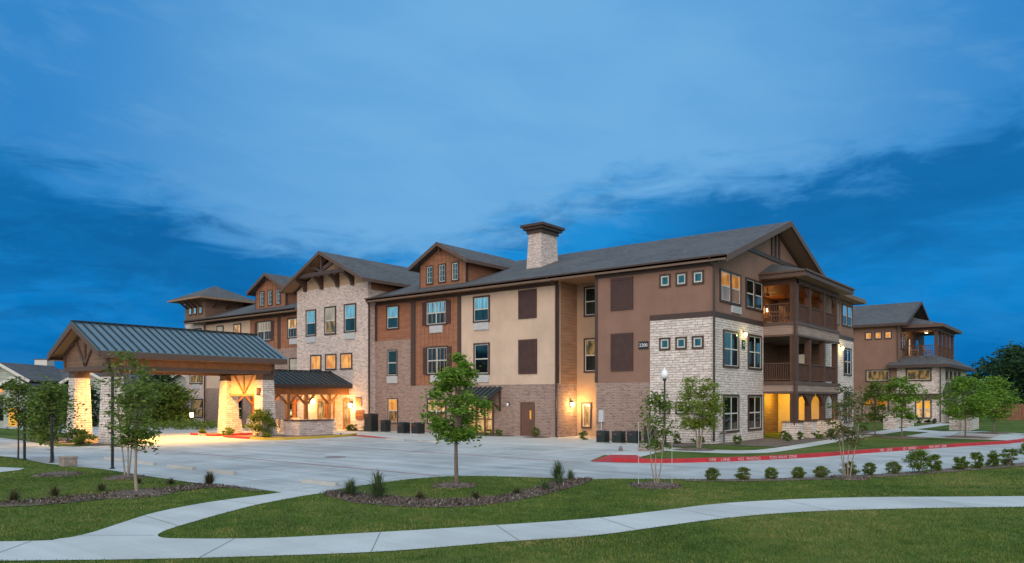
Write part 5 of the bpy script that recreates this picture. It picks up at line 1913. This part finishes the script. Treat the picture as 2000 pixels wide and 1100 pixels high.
YT = 'young trees on the lawns'
tree('young_tree', 'bright green young tree on a single trunk, centred before the brick wing', (2.26, -22.6), 3.62, 1.30, 1.85, 'leaf_bright', 11, 7600, 0.055, 70, 0.055, group=YT, sig=0.125,
     profile=lambda t: (0.45 + 1.9 * t) if t < 0.28 else (0.98 * (1 - ((t - .28) / .80) ** 1.25) + .07))
tree('young_tree', 'olive green young tree with pale leaning trunk in the left lawn ring', (-2.84, -29.1), 2.80, 1.2, 0.92, 'leaf_mid', 12, 2100, 0.055, 46, 0.036, bark='palebark', group=YT, sig=0.14)
tree('young_tree', 'thin three stemmed young tree behind the pale leaning trunk', (-7.1, -27.4), 3.8, 1.5, 1.55, 'leaf_mid', 13, 1250, 0.06, 26, 0.022, 3, 'palebark', YT, sig=0.16, spread=.25)
tree('young_tree', 'dense dark young tree behind the concrete box near the stone piers', (-15.7, -26.35), 3.0, 0.8, 1.6, 'leaf_mid', 14, 3200, 0.065, 44, 0.055, bark='darkbark', group=YT, sig=0.22)
tree('young_tree', 'slender green tree at the far left lawn edge by the first black post', (-17.6, -26.9), 3.1, 1.3, 1.25, 'leaf_mid', 15, 2200, 0.065, 30, 0.03, bark='darkbark', group=YT, sig=0.17)
tree('young_tree', 'yellow green vase shaped tree against the limestone corner', (1.08, -4.1), 3.35, 1.05, 2.1, 'leaf_lime', 16, 8000, 0.058, 80, 0.035, 3, 'palebark', YT, sig=0.15, spread=.28,
     profile=lambda t: .35 + .75 * math.sin(math.pi * min(1, .15 + .75 * t)))
tree('young_tree', 'small dark green tree close to the far end of the main building', (4.4, 16.0), 3.4, 1.0, 1.7, 'leaf_mid', 18, 2400, 0.085, 40, 0.04, group=YT, sig=0.2)
tree('young_tree', 'light green open crowned tree in front of the second building', (6.5, 13.4), 3.75, 1.2, 2.4, 'leaf_bright', 19, 3300, 0.085, 42, 0.045, group=YT, sig=0.2)
tree('young_tree', 'broad green tree before the pale planter wall at right', (9.5, 16.5), 3.6, 1.15, 2.9, 'leaf_bright', 20, 6200, 0.085, 70, 0.045, group=YT, sig=0.24)
tree('young_tree', 'round green tree farthest right before the cedar fence', (10.2, 24.3), 3.7, 1.2, 3.0, 'leaf_bright', 21, 6000, 0.09, 70, 0.045, group=YT, sig=0.25)
def crape(loc, label, seed, h, stems, spread, w, n):
    return tree('crape_myrtle', label, loc, h, 1.05, w, 'leaf_crape' if seed % 2 else 'leaf_mid', seed, n, 0.05, 26, 0.016, stems, 'palebark', 'crape myrtles', sig=0.11, spread=spread)
c1_ = crape((6.69, -19.15), 'sparse three stemmed crape myrtle in the lawn ring beside two stakes', 32, 2.50, 3, .30, 0.90, 1500)
crape((10.34, -13.75), 'reddish multi stemmed crape myrtle growing among the clipped shrubs', 33, 2.75, 4, .30, 1.20, 1700)
for k, (x, y) in enumerate(((6.35, -19.55), (7.02, -18.85))):
    g = MB().tube([(x, y, 0), (x, y, 1.75)], 0.008, 6)
    g.box(x - .012, x + .012, y - .01, y + .01, 1.74, 1.78)
    tag(obj('tree_stake', g, 'grille', None, (x, y, 0)), ('thin pale stake left of the sparse crape myrtle', 'thin pale stake right of the sparse crape myrtle')[k], 'stake', 'tree stakes')
# large trees behind
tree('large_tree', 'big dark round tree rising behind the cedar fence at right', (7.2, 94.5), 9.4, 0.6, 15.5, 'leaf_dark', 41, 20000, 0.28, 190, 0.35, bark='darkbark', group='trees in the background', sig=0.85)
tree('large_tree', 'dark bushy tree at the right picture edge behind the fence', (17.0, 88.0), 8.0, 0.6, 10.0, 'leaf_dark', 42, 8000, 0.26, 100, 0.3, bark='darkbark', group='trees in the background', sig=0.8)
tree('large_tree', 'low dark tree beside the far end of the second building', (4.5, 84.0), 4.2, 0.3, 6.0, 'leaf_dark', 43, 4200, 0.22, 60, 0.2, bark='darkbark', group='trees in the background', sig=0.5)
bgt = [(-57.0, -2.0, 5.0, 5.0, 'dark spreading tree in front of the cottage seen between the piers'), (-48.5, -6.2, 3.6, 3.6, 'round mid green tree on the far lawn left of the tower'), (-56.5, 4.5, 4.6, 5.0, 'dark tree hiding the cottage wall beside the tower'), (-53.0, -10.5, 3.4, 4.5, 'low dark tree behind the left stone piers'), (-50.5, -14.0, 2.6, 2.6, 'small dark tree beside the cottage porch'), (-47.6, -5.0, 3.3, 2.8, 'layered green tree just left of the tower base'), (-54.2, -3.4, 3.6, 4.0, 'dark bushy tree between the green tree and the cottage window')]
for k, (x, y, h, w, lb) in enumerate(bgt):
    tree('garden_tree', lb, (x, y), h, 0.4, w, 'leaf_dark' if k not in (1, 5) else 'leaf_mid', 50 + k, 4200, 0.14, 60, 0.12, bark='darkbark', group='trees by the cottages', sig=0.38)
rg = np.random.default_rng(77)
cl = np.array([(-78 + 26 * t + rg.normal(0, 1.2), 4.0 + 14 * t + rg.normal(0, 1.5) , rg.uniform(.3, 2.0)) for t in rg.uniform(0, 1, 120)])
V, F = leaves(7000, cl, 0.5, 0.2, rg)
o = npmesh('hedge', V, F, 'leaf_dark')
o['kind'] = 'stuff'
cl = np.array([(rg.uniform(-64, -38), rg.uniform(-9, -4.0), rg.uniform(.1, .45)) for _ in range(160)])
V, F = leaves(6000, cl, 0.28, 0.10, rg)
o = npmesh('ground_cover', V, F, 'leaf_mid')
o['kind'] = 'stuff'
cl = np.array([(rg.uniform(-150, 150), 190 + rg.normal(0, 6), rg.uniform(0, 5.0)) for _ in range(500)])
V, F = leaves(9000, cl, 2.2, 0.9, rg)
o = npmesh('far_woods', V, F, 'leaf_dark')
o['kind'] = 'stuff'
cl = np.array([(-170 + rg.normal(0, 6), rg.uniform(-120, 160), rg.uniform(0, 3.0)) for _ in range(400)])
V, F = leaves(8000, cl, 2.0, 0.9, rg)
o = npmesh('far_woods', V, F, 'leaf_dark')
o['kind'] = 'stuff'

def shrub(label, loc, w, h, mat, seed, n, leaf, group, name='clipped_shrub', stems=5):
    rg = np.random.default_rng(seed)
    x, y = loc
    S = thing(name, label, 'shrub', (x, y, 0), group)
    m = max(14, int(n / 60))
    cl = []
    for _ in range(m):
        t, an, q = rg.uniform(0, 1), rg.uniform(0, 6.283), math.sqrt(rg.uniform(.15, 1))
        rad = w / 2 * q * (math.sin(math.pi * (.22 + .68 * t))) * rg.uniform(.75, 1.1)
        cl.append((x + rad * math.cos(an), y + rad * math.sin(an), h * (.10 + .86 * t)))
    V, F = leaves(n, np.array(cl), w * (.055 if name == 'clipped_shrub' else .075), leaf, rg, 0.8)
    V[:, 2] = np.maximum(V[:, 2], 0.025)
    npmesh('foliage', V, F, mat, S)
    g = MB()
    for c in cl[:stems + 4]:
        g.tube([(x, y, 0.0), (x * .5 + c[0] * .5, y * .5 + c[1] * .5, c[2] * .6), c], [.012, .009, .004], 5)
    obj('stem', g, 'bark', S)
    return S
SR = 'shrubs along the road edge'
order = ['leftmost', 'second from left', 'third from left', 'fourth from left', 'fifth from left', 'sixth, under the reddish crape myrtle', 'seventh from left', 'eighth from left']
srow = [(7.38, -16.95, .42, .36), (8.04, -16.2, .44, .36), (8.6, -15.4, .42, .33), (9.19, -14.75, .42, .33), (9.69, -14.15, .44, .34), (10.28, -13.3, .55, .45), (10.66, -12.4, .42, .38), (11.16, -11.4, .48, .38)]
for k, (x, y, w, h) in enumerate(srow):
    shrub('round clipped yellow green shrub at the road edge, ' + order[k], (x, y), w * 1.08, h * 1.05, 'leaf_shrub', 200 + k, 4200, 0.0155, SR)
for k, (x, y, w, h, lb) in enumerate(((11.75, -10.6, .85, .75, 'largest dark bushy shrub in the roadside row'), (12.08, -9.6, .45, .55, 'upright shrub just right of the largest roadside shrub'), (12.66, -8.6, .45, .48, 'loose shrub third from the right end of the roadside bed'),
                               (13.0, -7.6, .52, .55, 'open leafy shrub fourth from the right end of the roadside bed'), (13.4, -6.6, .55, .58, 'loose green shrub second from the right end of the roadside bed'), (13.78, -5.7, .62, .65, 'broad loose shrub nearest the right end of the roadside bed'), (14.2, -4.0, .7, .8, 'tall loose shrub cut by the right picture edge'))):
    shrub(lb, (x, y), w, h, 'leaf_mid', 220 + k, 1300 if k else 2400, 0.035, SR, 'bushy_shrub')
shrub('large loose olive bush in front of the right rear stone pier', (-25.05, -10.95), 1.75, 1.78, 'leaf_shrub', 240, 5000, 0.06, 'bushes at the entrance', 'bushy_shrub')
es = [(-28.0, -11.6, .8, .55, 'low green shrub between the two rear stone piers'), (-30.3, -12.0, .5, .45, 'small yellow green shrub at the foot of the left rear pier'), (-26.3, -1.2, .9, .6, 'low shrub left of the tall condenser by the entrance plaque'), (-28.0, -1.3, .8, .5, 'low shrub under the red entrance plaque'), (-45.5, -0.9, 2.2, 1.7, 'olive bush at the foot of the brick wing beside the tower'), (-23.0, -12.0, .6, .35, 'low shrub at the yellow kerb corner')]
for k, (x, y, w, h, lb) in enumerate(es):
    shrub(lb, (x, y), w, h, 'leaf_shrub', 250 + k, 1200, 0.05, 'bushes at the entrance', 'bushy_shrub')
bs = [(-17.6, -0.7, .5, .45, 'dark shrub left of the awning entry'), (-15.3, -0.5, .6, .45, 'dark shrub right of the awning entry'), (-14.3, -0.55, .5, .5, 'low shrub under the unlit wall lantern'), (-11.6, -0.3, .7, .62, 'green shrub right of the brown service door'), (-7.6, -0.9, .6, .5, 'yellow green shrub beside the first dark condenser'),
      (-1.6, -1.0, .5, .55, 'dark shrub at the limestone wall left of the vase shaped tree'), (-0.4, -0.9, .7, .45, 'spreading shrub at the corner downspout'), (1.2, 0.4, .5, .6, 'upright shrub past the building corner'), (2.3, 5.0, .5, .5, 'small shrub left of the glowing balcony opening'), (1.6, 6.6, .5, .55, 'dark shrub before the glowing ground floor wall'), (2.5, 6.6, .45, .5, 'dark shrub beside the first balcony post base'),
      (2.9, 8.8, .7, .5, 'spreading shrub between the balcony post bases'), (2.9, 11.4, .6, .55, 'dark round shrub by the third balcony post base'), (2.2, 17.5, .7, .5, 'low shrub past the last balcony post'), (2.6, 20.0, .7, .5, 'low shrub by the far garden walk')]
for k, (x, y, w, h, lb) in enumerate(bs):
    shrub(lb, (x, y), w, h, 'leaf_mid' if k % 3 else 'leaf_shrub', 270 + k, 800, 0.04, 'shrubs at the building foot', 'foundation_shrub')
for k, x in enumerate((-1.6, 0.6, 1.2, 1.9, 2.6, 3.2)):
    shrub('small dark shrub at the foot of the second building, %s' % ('below the amber brick window', 'leftmost below the limestone wall', 'second below the limestone wall', 'third below the limestone wall', 'fourth below the limestone wall', 'rightmost by the corner downspout')[k], (x, yb2 - 0.7), .55, .5, 'leaf_dark', 300 + k, 400, 0.06, 'shrubs at the second building', 'foundation_shrub')
for k, (x, y, w, lb) in enumerate(((-33.0, -20.6, 1.2, 'yellow green shrub mass before the left front pier'), (-30.6, -21.2, 1.0, 'lit shrub at the foot of the left front pier'), (-27.8, -20.8, 1.4, 'dark shrub between the front stone piers'), (-25.2, -21.4, 1.1, 'shrub before the right front pier'))):
    shrub(lb, (x, y), w, .75, 'leaf_shrub' if k != 2 else 'leaf_dark', 310 + k, 1500, 0.055, 'shrubs at the front piers', 'bushy_shrub')

def grass_tuft(label, loc, h, w, n, mat, seed):
    rg = np.random.default_rng(seed)
    x, y = loc
    a = rg.uniform(0, 6.283, n)
    w = w * 2.3
    lean = rg.uniform(.15, 1.25, n) * w / 2
    hh = h * rg.uniform(.6, 1.1, n) * (1 - .45 * (lean / (w / 2)) ** 2)
    bw = .004 + .003 * rg.uniform(0, 1, n)
    px, py = -np.sin(a) * bw, np.cos(a) * bw
    bx_, by_ = x + np.cos(a) * .05 * rg.uniform(0, 1, n), y + np.sin(a) * .05 * rg.uniform(0, 1, n)
    mx, my = bx_ + np.cos(a) * lean * .38, by_ + np.sin(a) * lean * .38
    ex, ey = bx_ + np.cos(a) * lean, by_ + np.sin(a) * lean
    z0 = np.full(n, .02)
    V = np.stack([np.stack([bx_ - px, by_ - py, z0], 1), np.stack([bx_ + px, by_ + py, z0], 1), np.stack([mx + px, my + py, hh * .85], 1), np.stack([mx - px, my - py, hh * .85], 1), np.stack([ex, ey, hh], 1)], 1).reshape(-1, 3)
    b = np.arange(n)[:, None] * 5
    F = np.concatenate([b + np.array([0, 1, 2]), b + np.array([0, 2, 3]), b + np.array([3, 2, 4])])
    o = npmesh('grass_clump', V, F, mat)
    tag(o, label, 'ornamental grass', 'ornamental grass clumps')
    return o
gt = [(1.82, -26.0, .50, .38, 'tuft', 'pale grass clump at the left tip of the curved mulch bed'), (2.78, -25.95, .74, .50, 'tuft', 'largest fountain grass clump in the curved mulch bed'), (-3.2, -26.9, .42, .30, 'tuftdark', 'tall dark grass clump where the left bed meets the parking'),
      (-4.11, -29.4, .28, .26, 'tuftdark', 'bronze grass clump third from left in the left lawn'), (-3.95, -30.6, .30, .28, 'tuftdark', 'bronze grass clump second from left in the left lawn'), (-3.6, -31.6, .34, .32, 'tuftdark', 'bronze grass clump nearest the left picture edge'),
      (-4.2, -27.5, .22, .26, 'tuftdark', 'low bronze grass clump left of the tall dark one'), (-5.15, -27.97, .22, .22, 'tuftdark', 'small bronze grass clump beside the thin stemmed tree ring'), (3.65, -25.4, .24, .22, 'tuftdark', 'small dark grass clump right of the largest fountain grass'),
      (4.64, -24.5, .24, .22, 'tuftdark', 'small dark grass clump under the bright green tree'), (4.9, -23.2, .22, .22, 'tuftdark', 'small dark grass clump right of the bright green tree'), (4.91, -21.97, .30, .28, 'tuft', 'green grass clump on the right arm of the curved bed'),
      (4.44, -20.67, .34, .30, 'tuft', 'green grass clump near the right end of the curved bed'), (4.05, -19.5, .36, .30, 'tuft', 'green grass clump at the right end of the curved bed'), (3.75, -19.75, .64, .5, 'tuft', 'wispy fountain grass leaning over the right end of the curved bed')]
for k, (x, y, h, w, mt, lb) in enumerate(gt):
    grass_tuft(lb, (x, y), h, w, 120 if h < .4 else 260, mt, 400 + k)

# ------------------------------------------------------------------ free standing things
def condenser(loc, w, d_, h, label, rot=0.0):
    C_ = thing('condenser', label, 'air conditioner', (0, 0, 0), 'outdoor condensers')
    g = MB().box(-w / 2, w / 2, -d_ / 2, d_ / 2, 0.06, h)
    g.box(-w / 2 - .01, w / 2 + .01, -d_ / 2 - .01, d_ / 2 + .01, h, h + .03)
    obj('cabinet', g, 'acbox', C_)
    g = MB()
    zz = .12
    while zz < h - .08:
        g.box(-w / 2 - .012, w / 2 + .012, -d_ / 2 - .012, -d_ / 2, zz, zz + .018)
        g.box(w / 2, w / 2 + .012, -d_ / 2, d_ / 2, zz, zz + .018)
        zz += .055
    obj('louver_panel', g, 'black', C_)
    g = MB().lathe((0, 0, h + .03), [(min(w, d_) * .42, 0), (min(w, d_) * .40, .03)], 18)
    obj('fan_guard', g, 'black', C_)
    g = MB().box(-w / 2 - .05, w / 2 + .05, -d_ / 2 - .05, d_ / 2 + .05, 0.0, 0.06)
    obj('base_pad', g, 'block', C_)
    g = MB().box(-w * .28, w * .05, -d_ / 2 - .016, -d_ / 2 - .012, h - .16, h - .10)
    obj('badge', g, 'signred', C_)
    C_.location = (loc[0], loc[1], 0)
    return C_
condenser((-5.0, -3.0), .52, .50, .64, 'square dark condenser nearest the orange lit recess')
condenser((-4.1, -2.85), .54, .50, .64, 'square dark condenser in the middle of the row of three by the stone corner')
condenser((-3.3, -2.6), .56, .50, .65, 'square dark condenser beside the tall cabinet by the stone corner')
condenser((-2.5, -2.3), .50, .45, .94, 'tall dark condenser cabinet at the stone corner')
condenser((-25.1, -2.0), .75, .65, 1.30, 'tall dark condenser right of the red entrance plaque')
condenser((-24.0, -1.6), .50, .50, .85, 'dark condenser just right of the tall one by the entrance')
condenser((-21.3, -2.4), .62, .60, .76, 'low dark condenser below the lit brick wing window')
condenser((-20.1, -2.2), .66, .62, .76, 'low dark condenser nearest the bright green tree')

# lamp post
Lp = thing('lamp_post', 'black lamp post with frosted globe at the limestone corner', 'lamp post', (-0.93, -3.72, 0))
x, y = -0.93, -3.72
g = MB().lathe((x, y, 0), [(.16, 0), (.16, .10), (.10, .18), (.085, .60), (.05, .68), (.045, 3.30), (.09, 3.36), (.09, 3.44)], 14)
obj('post', g, 'black', Lp, smooth=False)
g = MB().lathe((x, y, 3.44), [(.09, 0), (.19, .10), (.20, .24), (.13, .40), (.03, .46)], 16)
obj('globe', g, 'globe', Lp, smooth=True)
g = MB().lathe((x, y, 3.90), [(.05, 0), (.02, .10)], 10)
obj('finial', g, 'globe', Lp)
# dark posts on the left lawn
for k, (x, y, h) in enumerate(((-17.24, -26.79, 2.05), (-14.82, -26.69, 1.7), (-10.43, -26.38, 3.2))):
    g = MB().lathe((x, y, 0), [(.05, 0), (.05, h), (.035, h + .03)], 10)
    g.lathe((x, y, 0), [(.09, 0), (.09, .04)], 10)
    tag(obj('sign_post', g, 'black', None, (x, y, 0)), ('black metal post at the far left lawn edge', 'short black metal post left of the dense dark tree', 'tallest black metal post before the right front pier')[k], 'post', 'black posts on the left lawn')
# concrete box in the left lawn
g = MB().box(-13.05, -12.62, -27.1, -26.65, 0, .29)
g.box(-13.08, -12.59, -27.13, -26.62, .29, .35)
tag(obj('utility_box', g, 'rock', None, (-12.85, -26.85, 0)), 'squat brown grey concrete box in the left lawn under the dense dark tree', 'utility box')
# wheel stops
def wheel_stop(x, y, label, rot=0.0):
    g = MB()
    prof = [(-.08, .0), (.08, .0), (.055, .105), (-.055, .105)]
    g.prism([(-.78, a, b) for a, b in prof], (1.56, 0, 0))
    o = obj('wheel_stop', g, 'block')
    o.location = (x, y, 0.006)
    o.rotation_euler = (0, 0, rot)
    tag(o, label, 'wheel stop', 'wheel stops in the parking bays')
wheel_stop(-8.65, -24.85, 'concrete wheel stop between the tall dark grass and the pale leaning trunk', .06)
wheel_stop(-6.0, -24.87, 'concrete wheel stop directly behind the tall dark grass clump', 0.0)
wheel_stop(-0.95, -24.83, 'concrete wheel stop nearest the footpath branch')
wheel_stop(-11.4, -24.8, 'concrete wheel stop behind the pale leaning trunk')
wheel_stop(-14.1, -24.7, 'concrete wheel stop farthest left behind the dense dark tree')
for k, xx in enumerate((-15.7, -13.0)):
    wheel_stop(xx, -8.3, 'concrete wheel stop before the building, %s' % ('under the awning entry', 'before the brown service door')[k])
# boulders at the lamp post
def boulder(x, y, r, h, label, seed):
    rr = random.Random(seed)
    g = MB()
    rings = []
    for q, z in ((1.0, 0), (1.08, .35), (.9, .75), (.45, 1.0)):
        rings.append([(x + r * q * rr.uniform(.85, 1.12) * math.cos(a * .6283), y + r * q * rr.uniform(.85, 1.12) * math.sin(a * .6283), h * z * rr.uniform(.92, 1.05)) for a in range(10)])
    for a, b in zip(rings[:-1], rings[1:]):
        for i in range(10):
            j = (i + 1) % 10
            g.quad(a[i], a[j], b[j], b[i])
    g.quad(*rings[-1])
    g.quad(*rings[0][::-1])
    tag(obj('boulder', g, 'rock', None, (x, y, 0)), label, 'rock', 'rocks by the lamp post')
boulder(0.35, -6.9, .28, .42, 'pinkish boulder right of the lamp post foot', 1)
boulder(-0.25, -7.2, .24, .34, 'grey boulder left of the lamp post foot', 2)
# clean-outs
for k, (x, y, lb) in enumerate(((-21.9, -7.3, 'small dark pipe cap on the parking before the entrance'), (-1.2, -7.6, 'small dark pipe cap on the pavement by the red kerb ramp'))):
    g = MB().lathe((x, y, 0.01), [(.10, 0), (.10, .10), (.05, .20), (.02, .22)], 10)
    tag(obj('pipe_cap', g, 'copper', None, (x, y, 0)), lb, 'pipe cap', 'pipe caps')
# hose connection on the stone end wall
g = MB()
g.tube([(0.25, 0.9, 0.0), (0.25, 0.9, .62)], .06, 8)
g.tube([(0.02, 0.9, .55), (0.42, 0.9, .55)], .055, 8)
g.tube([(0.25, 0.72, .62), (0.25, 1.08, .62)], .05, 8)
hc = tag(obj('hose_connection', g, 'copper', None, (0.25, 0.9, 0)), 'dull metal hose connection pipe at the stone corner', 'pipe')
# planter walls and piers on the right
def planter(label, boxes, cap=True, gr='low limestone planter walls'):
    g, c = MB(), MB()
    for b in boxes:
        g.box(*b)
        c.box(b[0] - .05, b[1] + .05, b[2] - .05, b[3] + .05, b[5], b[5] + .07)
    p = obj('planter_wall', g, 'stone', None, ((boxes[0][0] + boxes[0][1]) / 2, (boxes[0][2] + boxes[0][3]) / 2, 0))
    tag(p, label, 'planter wall', gr)
    obj('cap', c, 'rock', p)
planter('square limestone pier left of the light green tree trunk', [(2.5, 3.4, 27.0, 28.2, 0, 1.25)])
planter('square limestone pier right of the light green tree trunk', [(2.4, 3.3, 33.2, 34.6, 0, 1.2)])
planter('low curved limestone wall behind the broad green tree', [(6.9, 7.7, 28.2, 29.6, 0, 1.15), (7.75, 8.3, 27.9, 33.0, 0, 1.05)])
# fence
Fc = thing('wooden_fence', 'reddish cedar board fence at the right edge under the big tree', 'fence', (12, 70, 0))
g = MB()
a, b = Vector((6.5, 62, 0)), Vector((30.0, 84.0, 0))
n = 70
for i in range(n):
    p, q = a.lerp(b, i / n), a.lerp(b, (i + .93) / n)
    t = (q - p).normalized()
    s = Vector((-t.y, t.x, 0)) * .02
    g.hexa([tuple(p - s), tuple(q - s), tuple(q + s), tuple(p + s)], [(p.x - s.x, p.y - s.y, 1.75), (q.x - s.x, q.y - s.y, 1.78), (q.x + s.x, q.y + s.y, 1.78), (p.x + s.x, p.y + s.y, 1.75)])
obj('boards', g, 'cedar', Fc)
for i in range(0, 11):
    p = a.lerp(b, i / 10)
    g = MB().box(p.x - .06, p.x + .06, p.y - .13, p.y - .03, 0, 1.85)
    obj('post', g, 'cedar', Fc)
g = MB()
for z in (.35, 1.45):
    g.beam((a.x, a.y - .05, z), (b.x, b.y - .05, z), .04, .10)
obj('rail', g, 'cedar', Fc)
# lantern on the far garden walk
x, y = -45.5, -4.5
Ln = thing('garden_lantern', 'small glowing garden lantern between the rear stone piers', 'lantern', (x, y, 0))
g = MB().lathe((x, y, 0), [(.12, 0), (.06, .08), (.045, .72), (.15, .80)], 10)
g.lathe((x, y, 1.18), [(.20, 0), (.05, .16)], 8)
obj('post', g, 'black', Ln)
g = MB().lathe((x, y, .80), [(.11, 0), (.17, .38)], 8)
obj('lamp_glass', g, 'lampglass', Ln)
point_light('lamp_light', (x, y - .3, 1.0), 12, WARM, .1, Ln)

# signs
def plate(name, F, a, z, w, h, mat, label, cat, words=(), size=.2, lettermat='letter', rim=None):
    g = MB()
    F.box(g, a - w / 2, a + w / 2, z - h / 2, z + h / 2, 0.0, .04)
    o = tag(obj(name, g, mat, None, F.pt(a, z)), label, cat, 'signs on the walls')
    if rim:
        g = MB()
        F.box(g, a - w / 2, a + w / 2, z + h / 2 - .04, z + h / 2, .04, .055)
        F.box(g, a - w / 2, a + w / 2, z - h / 2, z - h / 2 + .04, .04, .055)
        obj('frame', g, rim, o)
    k = len(words)
    for i, wd in enumerate(words):
        zz = z + ((k - 1) / 2 - i) * size * 1.15
        text_mesh('lettering', wd, size, F.pt(a, zz, .047), F.along, lettermat, o, .003)
    return o
plate('address_sign', F0, -4.14, 5.46, .62, .44, 'signblack', 'dark address plate reading 2200 on the taupe stucco', 'sign', ('2200',), .27)
g = MB()
rp = [(-.50, -.22), (-.40, -.38), (.40, -.38), (.50, -.22), (.50, .22), (.40, .38), (-.40, .38), (-.50, .22)]
g.prism([(-28.40 + a_, -0.25, 1.18 + b_) for a_, b_ in rp], (0, -0.05, 0))
o = tag(obj('wall_plaque', g, 'signred', None, (-28.40, -0.25, 1.18)), 'red brown rounded plaque beside the entrance doors', 'plaque', 'signs on the walls')
obj('raised_band', MB().box(-28.82, -27.98, -0.32, -0.30, 1.10, 1.22), 'oak', o)
plate('notice_board', FG, -28.55, 2.18, .72, .66, 'oak', 'small framed notice board above the red entrance plaque', 'notice board', (), .15, rim='darktrim')
o = plate('round_plaque', ES, 4.18, 5.56, .46, .52, 'signgreen', 'dark green plaque between the limestone wall windows', 'plaque', ('S',), .34)
g = MB().box(-25.58, -25.26, -11.00, -10.85, 2.72, 3.06)
o = tag(obj('pier_plaque', g, 'signred', None, (-25.42, -10.98, 2.9)), 'small square red brown plaque on the right rear stone pier', 'plaque', 'signs on the walls')
g = MB()
g.box(-25.62, -25.22, -11.02, -10.85, 2.67, 2.72)
g.box(-25.62, -25.22, -11.02, -10.85, 3.06, 3.11)
obj('frame', g, 'darktrim', o)

# rocking chairs
def rocking_chair():
    C_ = thing('rocking_chair', 'chair', 'chair', (0, 0, 0), 'rocking chairs on the balconies')
    g = MB()
    for i in range(5):
        g.box(-.26 + i * .108, -.26 + i * .108 + .09, -.25, .25, .42, .45)
    obj('seat', g, 'rocker', C_)
    g = MB()
    for i in range(6):
        xx = -.24 + i * .092
        g.beam((xx, .24, .45), (xx, .42, 1.12), .06, .02, (0, 1, 0))
    g.beam((-.28, .42, 1.12), (.28, .42, 1.12), .03, .10)
    g.beam((-.28, .33, .78), (.28, .33, .78), .03, .06)
    obj('backrest', g, 'rocker', C_)
    for s in (-1, 1):
        g = MB()
        g.beam((s * .28, -.25, .04), (s * .28, -.25, .66), .045, .045, (0, 1, 0))
        g.beam((s * .28, .24, .04), (s * .28, .42, 1.14), .045, .045, (0, 1, 0))
        obj('leg', g, 'rocker', C_)
        g = MB().box(s * .28 - .045, s * .28 + .045, -.30, .30, .66, .69)
        obj('armrest', g, 'rocker', C_)
        g = MB().tube([(s * .28, -.42, .08), (s * .28, -.15, .02), (s * .28, .2, .02), (s * .28, .5, .09)], .022, 6)
        obj('rocker', g, 'rocker', C_)
    return C_
rc = rocking_chair()
spots = [(0.55, 7.95, 7.06, 1.9, 'rocking chair nearest the corner on the top balcony'), (-0.35, 8.9, 7.06, 1.6, 'rocking chair behind the corner one on the top balcony'), (0.9, 9.3, 7.06, 1.4, 'rocking chair by the front rail of the top balcony'), (0.3, 11.6, 7.06, 1.5, 'rocking chair at the middle of the top balcony'),
         (0.7, 49.2, 6.78, 1.7, 'left rocking chair on the second building balcony'), (1.7, 50.4, 6.78, 1.4, 'right rocking chair on the second building balcony'), (4.4, 48.0, 0.0, 1.3, 'rocking chair on the ground porch of the second building'), (4.6, 49.6, 0.0, 1.5, 'rocking chair deeper on the ground porch of the second building')]
for k, (x, y, z, a_, lb) in enumerate(spots):
    if k == 0:
        rc.location = (x, y, z)
        rc.rotation_euler = (0, 0, a_)
        rc['label'] = lb
    else:
        copy_thing(rc, (x, y, z), lb, a_)

# round cover in the lot
g = MB().lathe((-8.56, -18.27, 0.006), [(.42, 0), (.42, .012), (.36, .014)], 24)
tag(obj('manhole_cover', g, 'copper', None, (-8.56, -18.27, 0)), 'dark round metal cover set in the open parking lot', 'manhole cover')
poly('footpath', [(-20.0, -30.8), (-14.15, -28.6), (-13.03, -28.2), (-12.35, -28.6), (-12.03, -29.26), (-15.2, -33.2)], 0.012, 'walkway')
